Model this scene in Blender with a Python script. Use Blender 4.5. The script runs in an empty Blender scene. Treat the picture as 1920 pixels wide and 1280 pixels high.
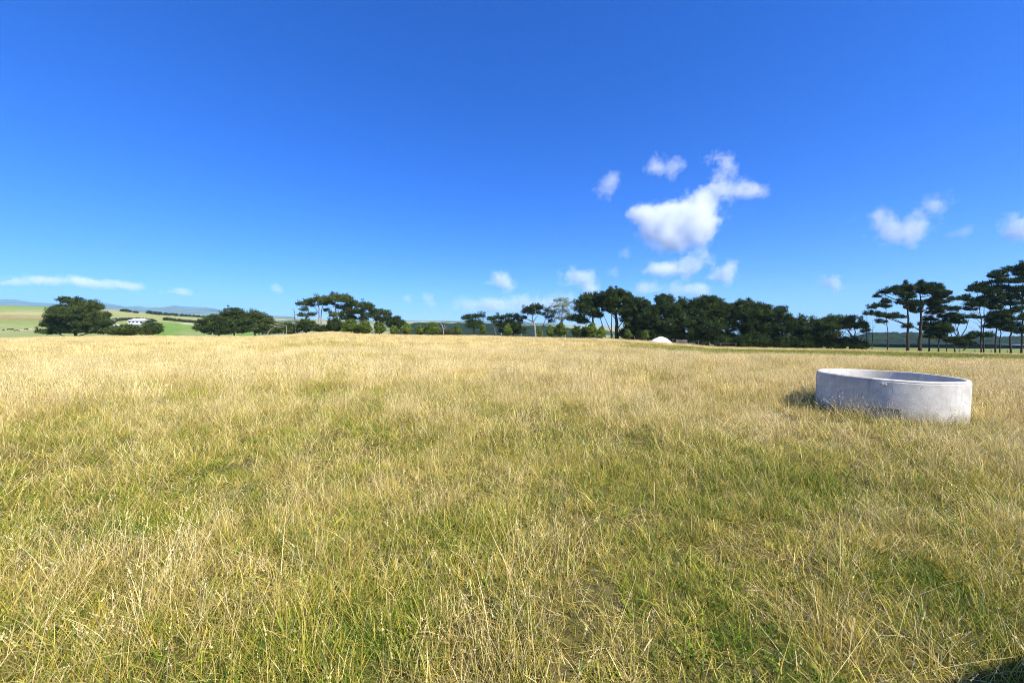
import bpy, bmesh, math, random
import numpy as np
from mathutils import Vector

S = bpy.context.scene
COL = S.collection
R = math.radians
rng = np.random.default_rng(7)
random.seed(7)

# ------------------------------------------------------------------ camera, sky, sun, exposure
EYE, PITCH, F = 1.65, R(2.15), 720.0          # F: focal length in pixels of a 1920 px wide frame
cam_data = bpy.data.cameras.new('camera')
cam_data.sensor_width = 36.0
cam_data.lens = 36.0 * F / 1920.0
cam_data.clip_start, cam_data.clip_end = 0.05, 60000
cam = bpy.data.objects.new('camera', cam_data)
COL.objects.link(cam)
cam.location = (0, 0, EYE)
cam.rotation_euler = (R(90) - PITCH, 0, 0)
S.camera = cam

SUN_EL, SUN_AZ = R(47), R(134)                # azimuth clockwise from the view direction (+Y)
to_sun = Vector((math.sin(SUN_AZ) * math.cos(SUN_EL), math.cos(SUN_AZ) * math.cos(SUN_EL), math.sin(SUN_EL)))
world = bpy.data.worlds.new('World')
S.world = world
world.use_nodes = True
wn = world.node_tree.nodes
wl = world.node_tree.links
wn.clear()
sky = wn.new('ShaderNodeTexSky')
sky.sky_type = 'NISHITA'
sky.sun_disc = False
sky.sun_elevation = SUN_EL
sky.sun_rotation = SUN_AZ
sky.air_density, sky.dust_density, sky.ozone_density = 1.0, 0.1, 3.0
hs = wn.new('ShaderNodeHueSaturation')
hs.inputs['Saturation'].default_value = 1.10
hs.inputs['Value'].default_value = 1.0
bg = wn.new('ShaderNodeBackground')
bg.inputs['Strength'].default_value = 0.083
wo = wn.new('ShaderNodeOutputWorld')
tint = wn.new('ShaderNodeMix')                # the photograph's film-like deep blue
tint.data_type, tint.blend_type = 'RGBA', 'MULTIPLY'
tint.inputs[0].default_value = 1.0
tint.inputs[7].default_value = (0.52, 0.755, 1.52, 1)
wl.new(sky.outputs[0], tint.inputs[6])
wl.new(tint.outputs[2], hs.inputs['Color'])
wl.new(hs.outputs[0], bg.inputs['Color'])
wl.new(bg.outputs[0], wo.inputs['Surface'])

sun_data = bpy.data.lights.new('sun', 'SUN')
sun_data.energy = 5.0
sun_data.angle = R(0.53)
sun_data.color = (1.0, 0.95, 0.87)
sun = bpy.data.objects.new('sun', sun_data)
COL.objects.link(sun)
sun.location = (0, 0, 400)
sun.rotation_euler = (-to_sun).to_track_quat('-Z', 'Y').to_euler()

S.view_settings.view_transform = 'Standard'
S.view_settings.look = 'None'
S.view_settings.gamma = 1.0
S.view_settings.use_curve_mapping = False
S.view_settings.exposure = 0.82

# ------------------------------------------------------------------ helpers
def P(px, py, Y):
    """point of the place seen at pixel (px, py) of the photograph, Y metres ahead"""
    u, v = (px - 960) / F, (640 - py) / F
    k = Y / (math.cos(PITCH) + v * math.sin(PITCH))
    return Vector((u * k, Y, EYE + (-math.sin(PITCH) + v * math.cos(PITCH)) * k))

def tag(o, label=None, cat=None, group=None, kind=None):
    if label: o['label'] = label
    if cat: o['category'] = cat
    if group: o['group'] = group
    if kind: o['kind'] = kind
    return o

def empty(name, loc):
    o = bpy.data.objects.new(name, None)
    o.empty_display_size = 0.3
    o.location = loc
    COL.objects.link(o)
    return o

class MB:
    """collects vertices and faces"""
    def __init__(self):
        self.v, self.f, self.n = [], [], 0
    def add(self, v, f):
        v = np.asarray(v, float).reshape(-1, 3)
        self.v.append(v)
        self.f.extend([tuple(i + self.n for i in q) for q in f])
        self.n += len(v)
    def tris(self, v):                        # v: (n,3,3)
        v = np.asarray(v, float)
        n = len(v)
        self.v.append(v.reshape(-1, 3))
        b = self.n
        self.f.extend([(b + 3 * i, b + 3 * i + 1, b + 3 * i + 2) for i in range(n)])
        self.n += 3 * n
    def box(self, c, s, rz=0.0):
        x, y, z = s[0] / 2, s[1] / 2, s[2] / 2
        p = np.array([(-x, -y, -z), (x, -y, -z), (x, y, -z), (-x, y, -z), (-x, -y, z), (x, -y, z), (x, y, z), (-x, y, z)])
        ca, sa = math.cos(rz), math.sin(rz)
        p = np.stack([p[:, 0] * ca - p[:, 1] * sa, p[:, 0] * sa + p[:, 1] * ca, p[:, 2]], 1) + np.array(c)
        self.add(p, [(3, 2, 1, 0), (4, 5, 6, 7), (0, 1, 5, 4), (1, 2, 6, 5), (2, 3, 7, 6), (3, 0, 4, 7)])
    def tube(self, pts, rad, n=6):
        pts = [Vector(p) for p in pts]
        if len(pts) < 2: return
        if not hasattr(rad, '__len__'): rad = [rad] * len(pts)
        rings = []
        for i, p in enumerate(pts):
            d = (pts[min(i + 1, len(pts) - 1)] - pts[max(i - 1, 0)])
            d = d.normalized() if d.length > 1e-6 else Vector((0, 0, 1))
            a = d.cross(Vector((0.31, 0.95, 0.05))).normalized()
            b = d.cross(a)
            for k in range(n):
                t = 2 * math.pi * k / n
                rings.append(p + (a * math.cos(t) + b * math.sin(t)) * rad[i])
        f = []
        for i in range(len(pts) - 1):
            for k in range(n):
                k2 = (k + 1) % n
                f.append((i * n + k, i * n + k2, (i + 1) * n + k2, (i + 1) * n + k))
        m = len(pts) - 1
        f.append(tuple(m * n + k for k in range(n)))
        f.append(tuple(n - 1 - k for k in range(n)))
        self.add([tuple(q) for q in rings], f)
    def build(self, name, mat, parent=None, smooth=False, loc=None):
        me = bpy.data.meshes.new(name)
        v = np.concatenate(self.v) if self.v else np.zeros((0, 3))
        if loc is not None: v = v - np.array(loc)
        me.from_pydata(v.tolist(), [], self.f)
        if smooth:
            me.polygons.foreach_set('use_smooth', [True] * len(me.polygons))
        me.materials.append(mat)
        me.update()
        o = bpy.data.objects.new(name, me)
        COL.objects.link(o)
        if parent is not None: o.parent = parent
        elif loc is not None: o.location = loc
        return o

def vnoise(x, y, seed=0):
    """2-D value noise, 0..1"""
    x, y = np.asarray(x, float), np.asarray(y, float)
    xi, yi = np.floor(x).astype(np.int64), np.floor(y).astype(np.int64)
    fx, fy = x - xi, y - yi
    fx, fy = fx * fx * (3 - 2 * fx), fy * fy * (3 - 2 * fy)
    def h(a, b):
        n = (a * 374761393 + b * 668265263 + seed * 974711) & 0xffffffff
        n = ((n ^ (n >> 13)) * 1274126177) & 0xffffffff
        return ((n ^ (n >> 16)) & 0xffff) / 65535.0
    return (h(xi, yi) * (1 - fx) + h(xi + 1, yi) * fx) * (1 - fy) + (h(xi, yi + 1) * (1 - fx) + h(xi + 1, yi + 1) * fx) * fy

def fbm(x, y, seed=0, o=4):
    s, a, t = 0, 1.0, 0
    for i in range(o):
        s = s + a * vnoise(x * 2 ** i, y * 2 ** i, seed + i * 17)
        t += a
        a *= 0.5
    return s / t

def sstep(a, b, x):
    t = np.clip((np.asarray(x, float) - a) / (b - a), 0, 1)
    return t * t * (3 - 2 * t)

# ------------------------------------------------------------------ materials
def new_mat(name):
    m = bpy.data.materials.new(name)
    m.use_nodes = True
    nt = m.node_tree
    nt.nodes.clear()
    out = nt.nodes.new('ShaderNodeOutputMaterial')
    return m, nt, out

def ramp(nt, fac, stops):
    r = nt.nodes.new('ShaderNodeValToRGB')
    e = r.color_ramp.elements
    while len(e) < len(stops): e.new(0.5)
    for i, (p, c) in enumerate(stops):
        e[i].position = p
        e[i].color = (*c, 1)
    if fac is not None: nt.links.new(fac, r.inputs[0])
    return r.outputs[0]

def noise(nt, scale, detail=4, rough=0.55, coord='Object', stretch=None):
    tc = nt.nodes.new('ShaderNodeTexCoord')
    n = nt.nodes.new('ShaderNodeTexNoise')
    n.inputs['Scale'].default_value = scale
    n.inputs['Detail'].default_value = detail
    n.inputs['Roughness'].default_value = rough
    src = tc.outputs[coord]
    if stretch:
        mp = nt.nodes.new('ShaderNodeMapping')
        mp.inputs['Scale'].default_value = stretch
        nt.links.new(src, mp.inputs[0])
        src = mp.outputs[0]
    nt.links.new(src, n.inputs['Vector'])
    return n.outputs['Fac']

def math_(nt, op, a, b=None, clamp=False):
    n = nt.nodes.new('ShaderNodeMath')
    n.operation = op
    n.use_clamp = clamp
    for i, v in enumerate((a, b)):
        if v is None: continue
        if isinstance(v, (int, float)): n.inputs[i].default_value = v
        else: nt.links.new(v, n.inputs[i])
    return n.outputs[0]

def mixc(nt, fac, a, b, mode='MIX'):
    n = nt.nodes.new('ShaderNodeMix')
    n.data_type = 'RGBA'
    n.blend_type = mode
    for key, v in ((0, fac), (6, a), (7, b)):
        if isinstance(v, (int, float)): n.inputs[key].default_value = v
        elif isinstance(v, tuple): n.inputs[key].default_value = (*v, 1)
        else: nt.links.new(v, n.inputs[key])
    return n.outputs[2]

def principled(nt, out, color, rough=0.8, spec=0.3, bump=None, bump_d=0.01, bump_s=0.5):
    b = nt.nodes.new('ShaderNodeBsdfPrincipled')
    b.inputs['Roughness'].default_value = rough
    b.inputs['Specular IOR Level'].default_value = spec
    if isinstance(color, tuple): b.inputs['Base Color'].default_value = (*color, 1)
    else: nt.links.new(color, b.inputs['Base Color'])
    if bump is not None:
        bn = nt.nodes.new('ShaderNodeBump')
        bn.inputs['Strength'].default_value = bump_s
        bn.inputs['Distance'].default_value = bump_d
        nt.links.new(bump, bn.inputs['Height'])
        nt.links.new(bn.outputs[0], b.inputs['Normal'])
    nt.links.new(b.outputs[0], out.inputs['Surface'])
    return b

def simple_mat(name, c1, c2, scale=3.0, rough=0.8, spec=0.2, bump=0.0):
    m, nt, out = new_mat(name)
    n = noise(nt, scale, 5)
    c = ramp(nt, n, [(0.3, c1), (0.7, c2)])
    principled(nt, out, c, rough, spec, n if bump else None, bump or 0.01)
    return m

def leaf_mat(name, dark, light, trans=0.25):
    """foliage: colour differs from leaf clump to leaf clump"""
    m, nt, out = new_mat(name)
    at = nt.nodes.new('ShaderNodeAttribute')
    at.attribute_name = 'tone'
    c = ramp(nt, at.outputs['Fac'], [(0.0, dark), (1.0, light)])
    b = nt.nodes.new('ShaderNodeBsdfPrincipled')
    b.inputs['Roughness'].default_value = 0.7
    b.inputs['Specular IOR Level'].default_value = 0.08
    nt.links.new(c, b.inputs['Base Color'])
    t = nt.nodes.new('ShaderNodeBsdfTranslucent')
    nt.links.new(c, t.inputs['Color'])
    mx = nt.nodes.new('ShaderNodeMixShader')
    mx.inputs[0].default_value = trans
    nt.links.new(b.outputs[0], mx.inputs[1])
    nt.links.new(t.outputs[0], mx.inputs[2])
    nt.links.new(mx.outputs[0], out.inputs['Surface'])
    return m

M_PINE = leaf_mat('pine_needles', (0.012, 0.024, 0.008), (0.072, 0.108, 0.026))
M_PINE2 = leaf_mat('olive_pine_needles', (0.022, 0.040, 0.012), (0.120, 0.155, 0.036))
M_YOUNG = leaf_mat('young_leaves', (0.090, 0.140, 0.022), (0.230, 0.290, 0.050), 0.3)
M_YOUNGD = leaf_mat('young_dark_leaves', (0.065, 0.105, 0.018), (0.185, 0.240, 0.046), 0.3)
M_SILVER = leaf_mat('silver_leaves', (0.17, 0.21, 0.11), (0.33, 0.38, 0.22), 0.3)
M_SCRUB = leaf_mat('scrub_leaves', (0.05, 0.065, 0.025), (0.11, 0.13, 0.05), 0.25)
M_BARK = simple_mat('bark', (0.055, 0.045, 0.036), (0.15, 0.13, 0.105), 4, 0.9, 0.1)
M_BARKP = simple_mat('pale_bark', (0.20, 0.175, 0.145), (0.40, 0.36, 0.31), 4, 0.9, 0.1)
M_BARKD = simple_mat('dark_bark', (0.028, 0.023, 0.018), (0.08, 0.068, 0.055), 4, 0.9, 0.1)
M_DEAD = simple_mat('bleached_wood', (0.22, 0.20, 0.17), (0.40, 0.37, 0.32), 5, 0.9, 0.1)
M_WIRE = simple_mat('galvanised_wire', (0.25, 0.25, 0.25), (0.34, 0.34, 0.34), 8, 0.5, 0.5)
M_ROOFW = simple_mat('white_roof_metal', (0.56, 0.57, 0.58), (0.68, 0.69, 0.70), 1.2, 0.45, 0.4)
M_WALLW = simple_mat('white_weatherboard', (0.50, 0.49, 0.46), (0.62, 0.61, 0.58), 2, 0.7, 0.3)
M_WALLG = simple_mat('grey_shed_wall', (0.30, 0.31, 0.32), (0.40, 0.41, 0.41), 1.5, 0.6, 0.3)
M_GLASS = simple_mat('dark_window_glass', (0.02, 0.025, 0.03), (0.04, 0.045, 0.05), 1, 0.1, 0.6)
M_TIMBER = simple_mat('weathered_timber', (0.12, 0.10, 0.08), (0.24, 0.21, 0.18), 6, 0.85, 0.1)

# ------------------------------------------------------------------ shape of the land
# edge of the mown hay field: photo column -> row of its far edge, distance ahead
EDGE = np.array([
    (-600, 634, 80), (0, 632, 80), (100, 630, 82), (200, 629, 82), (300, 628, 84), (380, 629, 86), (480, 629, 88), (530, 627, 92),
    (580, 623, 98), (610, 621, 100), (655, 621.5, 100), (700, 625, 94), (800, 627, 90), (900, 627.5, 90), (1000, 630.5, 88),
    (1100, 632.5, 86), (1150, 634, 85), (1200, 637, 82), (1240, 640, 80), (1300, 645, 78), (1340, 649, 76), (1400, 650.5, 76),
    (1500, 652, 76), (1600, 654, 75), (1700, 657, 74), (1800, 660, 74), (1920, 662, 74), (2600, 665, 72)], float)

def edge_at(px):
    return np.interp(px, EDGE[:, 0], EDGE[:, 1]), np.interp(px, EDGE[:, 0], EDGE[:, 2])

def land(X, Y):
    """height of the ground sheet"""
    X, Y = np.asarray(X, float), np.asarray(Y, float)
    r = np.hypot(X, Y)
    az = np.arctan2(X, np.maximum(np.abs(Y), 1e-6) * np.where(Y < 0, -1, 1))
    azc = np.clip(az, R(-66), R(66))
    px = 960 + F * np.tan(azc)
    ye, Ye = edge_at(px)
    Re = Ye / np.cos(azc)
    k = (ye - 613) / F
    ze = EYE - k * Ye - 0.40
    back = sstep(R(70), R(110), np.abs(az))
    ze = ze * (1 - back) + (-1.0) * back
    Re = Re * (1 - back) + 90 * back
    t = r / Re
    zin = ze * np.minimum(t, 1) ** 1.3
    d = np.maximum(r - Re, 0)
    right = sstep(1150, 1400, px) * (1 - back)
    fall_l = -7.5 * sstep(0, 70, d) - 6.5 * sstep(60, 400, d)
    fall_r = -0.034 * np.minimum(d, 330) - 0.4 * sstep(0, 12, d)
    zout = fall_l * (1 - right) + fall_r * right
    z = zin + zout
    far = sstep(450, 900, r)
    z = z * (1 - far) + (-15.0) * far
    z = z - right * np.minimum(0.05 * np.maximum(r - 620, 0), 225)
    bump = (fbm(X / 2.4, Y / 2.4, 3, 3) - 0.5) * (0.18 + 0.14 * sstep(0, 0.6, X / np.maximum(np.abs(Y), 1))) * sstep(1.5, 5, r) * (1 - sstep(60, 120, r))
    bump = bump + (fbm(X / 17, Y / 17, 9, 3) - 0.5) * 0.35 * sstep(8, 22, r) * (1 - sstep(60, 95, r))
    return z + bump

def dryness(X, Y):
    """0 = fresh green sward, 1 = bleached straw"""
    X, Y = np.asarray(X, float), np.asarray(Y, float)
    r = np.hypot(X, Y)
    u = X / np.maximum(Y, 0.5)
    d = np.interp(r, [0, 2, 4, 6.5, 9, 14, 25, 40, 70, 100], [0.42, 0.43, 0.46, 0.53, 0.64, 0.74, 0.81, 0.80, 0.84, 0.86])
    d = d + (fbm(X / 0.6, Y / 0.6, 21, 4) - 0.5) * 0.70 * (1 - 0.5 * sstep(8, 25, r))
    d = d + (fbm(X / 4.5, Y / 3.2, 31, 3) - 0.5) * 0.40
    d = d + (fbm(X / 26, Y / 9, 41, 3) - 0.5) * 0.35
    strip = sstep(0.18, 0.42, u) * sstep(33, 39, Y) * (1 - sstep(52, 60, Y))
    d = d - 0.75 * strip * (0.5 + fbm(X / 12, Y / 3, 5, 3))
    strip2 = sstep(-0.72, -0.6, u) * (1 - sstep(-0.35, -0.22, u)) * sstep(24, 27, Y) * (1 - sstep(34, 40, Y))
    d = d - 0.25 * strip2
    strip3 = sstep(-0.1, 0.05, u) * (1 - sstep(0.5, 0.7, u)) * sstep(68, 72, Y)
    d = d - 0.12 * strip3
    for (cx, cy, rad, amt) in GREEN:
        d = d - 0.30 * amt * np.exp(-((X - cx) ** 2 + (Y - cy) ** 2) / rad ** 2)
    return np.clip(d, 0, 1)

GREEN = []
for gx, gy, rad, amt in ((1760, 1120, 0.42, 1.6), (680, 1235, 0.35, 1.2), (1390, 970, 0.5, 0.35), (870, 850, 0.6, 0.3),
                         (230, 1000, 0.5, 0.25), (480, 840, 0.9, 0.3), (1330, 860, 0.8, 0.35), (120, 1180, 0.5, 0.25), (1690, 800, 0.9, 0.45),
                         (560, 1150, 0.4, 0.2), (990, 780, 1.2, 0.2), (640, 720, 3.0, 0.25), (300, 740, 2.0, 0.3), (1500, 900, 0.7, 0.25)):
    Yg = EYE * F / (gy - 613)
    GREEN.append(((gx - 960) / F * Yg, Yg, rad * Yg / 2.6 if gy > 800 else rad, amt))
GREEN.append((1.0, 12.0, 1.2, -0.25))
GREEN.append((2.6, 11.0, 1.6, -0.3))
GREEN.append((4.9, 7.4, 1.0, -0.3))

# ground sheet
def ground():
    az = np.concatenate([np.linspace(-180, -62, 50, endpoint=False), np.linspace(-62, 62, 260, endpoint=False), np.linspace(62, 180, 50, endpoint=False)])
    az = np.radians(az)
    rr = np.concatenate([[0.0], np.geomspace(0.5, 40, 90), np.linspace(41, 130, 75), np.geomspace(133, 8000, 50)])
    na, nr = len(az), len(rr)
    A, Q = np.meshgrid(az, rr[1:])
    X, Y = np.sin(A) * Q, np.cos(A) * Q
    Z = land(X, Y)
    v = np.concatenate([[[0, 0, 0]], np.stack([X.ravel(), Y.ravel(), Z.ravel()], 1)])
    f = [(0, 1 + (k + 1) % na, 1 + k) for k in range(na)]
    for i in range(nr - 2):
        for k in range(na):
            k2 = (k + 1) % na
            f.append((1 + i * na + k, 1 + i * na + k2, 1 + (i + 1) * na + k2, 1 + (i + 1) * na + k))
    me = bpy.data.meshes.new('field')
    me.from_pydata(v.tolist(), [], f)
    me.polygons.foreach_set('use_smooth', [True] * len(me.polygons))
    d = dryness(v[:, 0], v[:, 1])
    r = np.hypot(v[:, 0], v[:, 1])
    pxv = 960 + F * v[:, 0] / np.maximum(v[:, 1], 1)
    _, Ye = edge_at(pxv)
    out = sstep(0, 10, v[:, 1] - Ye - 6)
    d = d * (1 - out) + 0.18 * out
    a = me.attributes.new('dry', 'FLOAT', 'POINT')
    a.data.foreach_set('value', d.astype(np.float32))
    b = me.attributes.new('near', 'FLOAT', 'POINT')
    b.data.foreach_set('value', (1 - sstep(6, 26, r)).astype(np.float32))
    m, nt, o = new_mat('field_turf')
    at = nt.nodes.new('ShaderNodeAttribute'); at.attribute_name = 'dry'
    an = nt.nodes.new('ShaderNodeAttribute'); an.attribute_name = 'near'
    n1 = noise(nt, 1.6, 6, 0.65)
    n2 = noise(nt, 14, 4, 0.7)
    q = math_(nt, 'ADD', at.outputs['Fac'], math_(nt, 'MULTIPLY', math_(nt, 'SUBTRACT', n1, 0.5), 0.5))
    far_c = ramp(nt, q, [(0.0, (0.10, 0.14, 0.025)), (0.35, (0.24, 0.24, 0.06)), (0.65, (0.37, 0.28, 0.06)), (1.0, (0.44, 0.32, 0.08))])
    soil = ramp(nt, n2, [(0.3, (0.020, 0.017, 0.008)), (0.5, (0.07, 0.06, 0.022)), (0.7, (0.17, 0.13, 0.05))])
    c = mixc(nt, math_(nt, 'MULTIPLY', an.outputs['Fac'], 0.9), far_c, soil)
    principled(nt, o, c, 0.95, 0.05, n2, 0.03)
    me.materials.append(m)
    ob = bpy.data.objects.new('field', me)
    COL.objects.link(ob)
    tag(ob, 'wide hay field sloping away to the trees', kind='structure')
    return ob
ground()

def hill(name, label, cols, crest, Yc, Y0, y0, mat, curve, nx=140, ny=40, bump=0.0, bs=60.0, colf=None, back=None):
    """a ridge of real land: crest rows over photo columns at distance Yc, rising from row y0 at distance Y0"""
    px = np.linspace(cols[0], cols[1], nx)
    yc = np.interp(px, [c[0] for c in crest], [c[1] for c in crest])
    T = np.concatenate([np.linspace(0, 1, ny), [1.06, 1.2, 1.4]])
    V = []
    rows = []
    for t in T:
        if t <= 1:
            Y = Y0 + (Yc - Y0) * t
            yy = y0 + (yc - y0) * np.interp(t, [c[0] for c in curve], [c[1] for c in curve])
            z = EYE - (yy - 613) / F * Y
        else:
            Y = Yc + (Yc - Y0) * (t - 1) * 1.6
            zc = EYE - (yc - 613) / F * Yc
            z = zc - np.maximum(zc + 18, 12) * (t - 1) / 0.4
            yy = yc
        X = (px - 960) / F * Y
        b = (fbm(X / bs, np.full_like(X, Y) / bs, 77, 5) - 0.5) * 2 * bump * min(t * 4, 1) * (1 if t <= 1 else 0)
        V.append(np.stack([X, np.full_like(X, Y), z + b], 1))
        rows.append(np.stack([px, yy if hasattr(yy, '__len__') else np.full_like(px, yy)], 1))
    V = np.concatenate(V)
    rows = np.concatenate(rows)
    f = []
    for i in range(len(T) - 1):
        for k in range(nx - 1):
            a = i * nx + k
            f.append((a, a + 1, a + nx + 1, a + nx))
    me = bpy.data.meshes.new(name)
    me.from_pydata(V.tolist(), [], f)
    me.polygons.foreach_set('use_smooth', [True] * len(me.polygons))
    if colf is not None:
        c = np.ones((len(V), 4), np.float32)
        c[:, :3] = colf(rows[:, 0], rows[:, 1])
        a = me.attributes.new('paddock', 'FLOAT_COLOR', 'POINT')
        a.data.foreach_set('color', c.ravel())
    me.materials.append(mat)
    o = bpy.data.objects.new(name, me)
    COL.objects.link(o)
    tag(o, label, kind='structure')
    return o

# left pasture hill with its paddocks
H1_CREST = [(-700, 571), (0, 573), (60, 574), (120, 576), (200, 580), (240, 583), (300, 589), (340, 592), (390, 596), (430, 606), (470, 622), (520, 636)]
H1_CURVE = [(0, 0), (0.43, 0.31), (0.57, 0.48), (0.75, 0.74), (0.9, 0.93), (1, 1)]
H1_Y0, H1_YC, H1_y0 = 140.0, 420.0, 640.0
def pasture_col(px, y):
    n = (fbm(px / 60, y / 5, 3, 4) - 0.5)
    green, tan, brown, bright = np.array((0.21, 0.27, 0.075)), np.array((0.36, 0.33, 0.15)), np.array((0.27, 0.18, 0.075)), np.array((0.15, 0.25, 0.045))
    y = y + n * 3
    c = np.tile(green, (len(px), 1))
    def mix(w, col):
        nonlocal c
        w = np.clip(w, 0, 1)[:, None]
        c = c * (1 - w) + col * w
    mix(sstep(578, 581, y) * (1 - sstep(588, 590.5, y)) * (0.45 + n), tan)
    mix(sstep(584, 586, y) * (1 - sstep(590, 591.5, y)) * (1 - sstep(90, 200, px)), tan)
    mix(sstep(590, 591.5, y + (px - 40) * -0.03) * (1 - sstep(599, 603, y)) * (1 - sstep(100, 160, px)) * 0.6, brown)
    mix(sstep(606, 612, y) * 0.35, tan)
    mix(sstep(180, 240, px) * (1 - sstep(601, 606, y)) * 0.55, tan)
    mix(sstep(320, 345, px) * (1 - sstep(598, 602, y)) * 0.3, tan)
    mix(sstep(265, 300, px) * sstep(604, 608, y + (px - 330) * -0.06), bright)
    mix(sstep(330, 350, px) * sstep(599.5, 602, y - (px - 330) * 0.1) * (1 - sstep(604, 608, y - (px - 330) * 0.1)), np.array((0.42, 0.39, 0.22)))
    mix(np.clip(n * 2.2, 0, 0.4), tan)
    return c
def attr_col_mat(name, attr):
    m, nt, o = new_mat(name)
    at = nt.nodes.new('ShaderNodeAttribute'); at.attribute_name = attr
    n = noise(nt, 0.25, 6, 0.7)
    v = ramp(nt, n, [(0.25, (0.78, 0.78, 0.74)), (0.75, (1.12, 1.1, 1.1))])
    principled(nt, o, mixc(nt, 1.0, at.outputs['Color'], v, 'MULTIPLY'), 0.95, 0.05)
    return m
hill('pasture_hill', 'rolling green and tan pasture hill far left', (-700, 520), H1_CREST, H1_YC, H1_Y0, H1_y0, attr_col_mat('pasture', 'paddock'), H1_CURVE, 260, 90, 0.25, 30, pasture_col)

def on_hill(px, py):
    """point on the pasture hill seen at a photo pixel"""
    yc = np.interp(px, [c[0] for c in H1_CREST], [c[1] for c in H1_CREST])
    w = (py - H1_y0) / (yc - H1_y0)
    t = np.interp(w, [c[1] for c in H1_CURVE], [c[0] for c in H1_CURVE])
    Y = H1_Y0 + (H1_YC - H1_Y0) * t
    return Vector(((px - 960) / F * Y, Y, EYE - (py - 613) / F * Y))

def patch_mat(name, stops, s1, s2, stretch=(1, 0.35, 1)):
    m, nt, o = new_mat(name)
    a = noise(nt, s1, 4, 0.6, stretch=stretch)
    b = noise(nt, s2, 5, 0.7, stretch=stretch)
    q = math_(nt, 'ADD', math_(nt, 'MULTIPLY', a, 0.65), math_(nt, 'MULTIPLY', b, 0.35))
    principled(nt, o, ramp(nt, q, stops), 0.95, 0.03)
    return m
LIN = [(0, 0), (0.5, 0.55), (0.8, 0.88), (1, 1)]
M_LOW = patch_mat('lowland_patchwork', [(0.40, (0.05, 0.075, 0.03)), (0.46, (0.09, 0.12, 0.045)), (0.50, (0.24, 0.25, 0.12)), (0.60, (0.36, 0.34, 0.19))], 0.012, 0.06)
hill('lowland', 'pale green and wooded lowland beyond the middle trees', (250, 1750),
     [(250, 592), (380, 593), (450, 595), (560, 598), (640, 600), (720, 602.5), (800, 602), (860, 603), (930, 606), (1000, 607), (1100, 611), (1200, 615), (1350, 628), (1500, 640), (1750, 660)],
     1200, 300, 645, M_LOW, LIN, 240, 50, 1.6, 45)
M_WOOD = patch_mat('wooded_slope', [(0.35, (0.010, 0.018, 0.010)), (0.55, (0.022, 0.036, 0.018)), (0.70, (0.045, 0.062, 0.028))], 0.05, 0.35, (1, 1, 1))
hill('wooded_ridge', 'dark wooded ridge behind the row of young trees', (735, 1130),
     [(735, 622), (760, 608), (800, 605), (840, 606), (880, 607), (940, 607), (990, 610), (1040, 612), (1080, 616), (1130, 626)],
     720, 420, 634, M_WOOD, LIN, 300, 40, 3.2, 14)
hill('forest_ridge', 'dark forested ridge behind the tall pines far right', (1540, 2700),
     [(1540, 642), (1580, 634), (1630, 624.5), (1700, 623), (1740, 624), (1775, 631), (1810, 634), (1850, 632), (1900, 631.5), (1960, 628), (2100, 622), (2700, 616)],
     460, 300, 645.5, M_WOOD, LIN, 420, 40, 3.0, 8)
M_FAR = patch_mat('distant_hill_cover', [(0.38, (0.06, 0.085, 0.06)), (0.5, (0.12, 0.145, 0.09)), (0.62, (0.26, 0.28, 0.17))], 0.0022, 0.012)
hill('distant_hills', 'far blue hills along the left horizon', (-900, 1050),
     [(-900, 566), (-300, 560), (-60, 563), (0, 562.5), (30, 562), (60, 566), (90, 568), (110, 570), (150, 568), (165, 565), (185, 567), (215, 571), (240, 575), (262, 573), (275, 576), (300, 576),
      (320, 574), (330, 573), (345, 575), (370, 575), (395, 577), (412, 580), (425, 587), (440, 594), (470, 596), (510, 592), (545, 592.5), (560, 597), (640, 601), (760, 601), (900, 602), (1050, 606)],
     6400, 2600, 612, M_FAR, [(0, 0), (0.3, 0.35), (0.5, 0.45), (0.75, 0.8), (1, 1)], 420, 60, 14, 330)

# air: one closed box of thin haze round everything
hz = MB()
hz.box((0, 0, 122), (16400, 16400, 732))
hm, hnt, hout = new_mat('haze')
pv = hnt.nodes.new('ShaderNodeVolumePrincipled')
pv.inputs['Color'].default_value = (0.40, 0.74, 1.0, 1)
pv.inputs['Density'].default_value = 0.00009
pv.inputs['Anisotropy'].default_value = 0.1
hnt.links.new(pv.outputs[0], hout.inputs['Volume'])
ho = hz.build('haze', hm)
tag(ho, 'thin blue haze over the land', kind='stuff')

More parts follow.
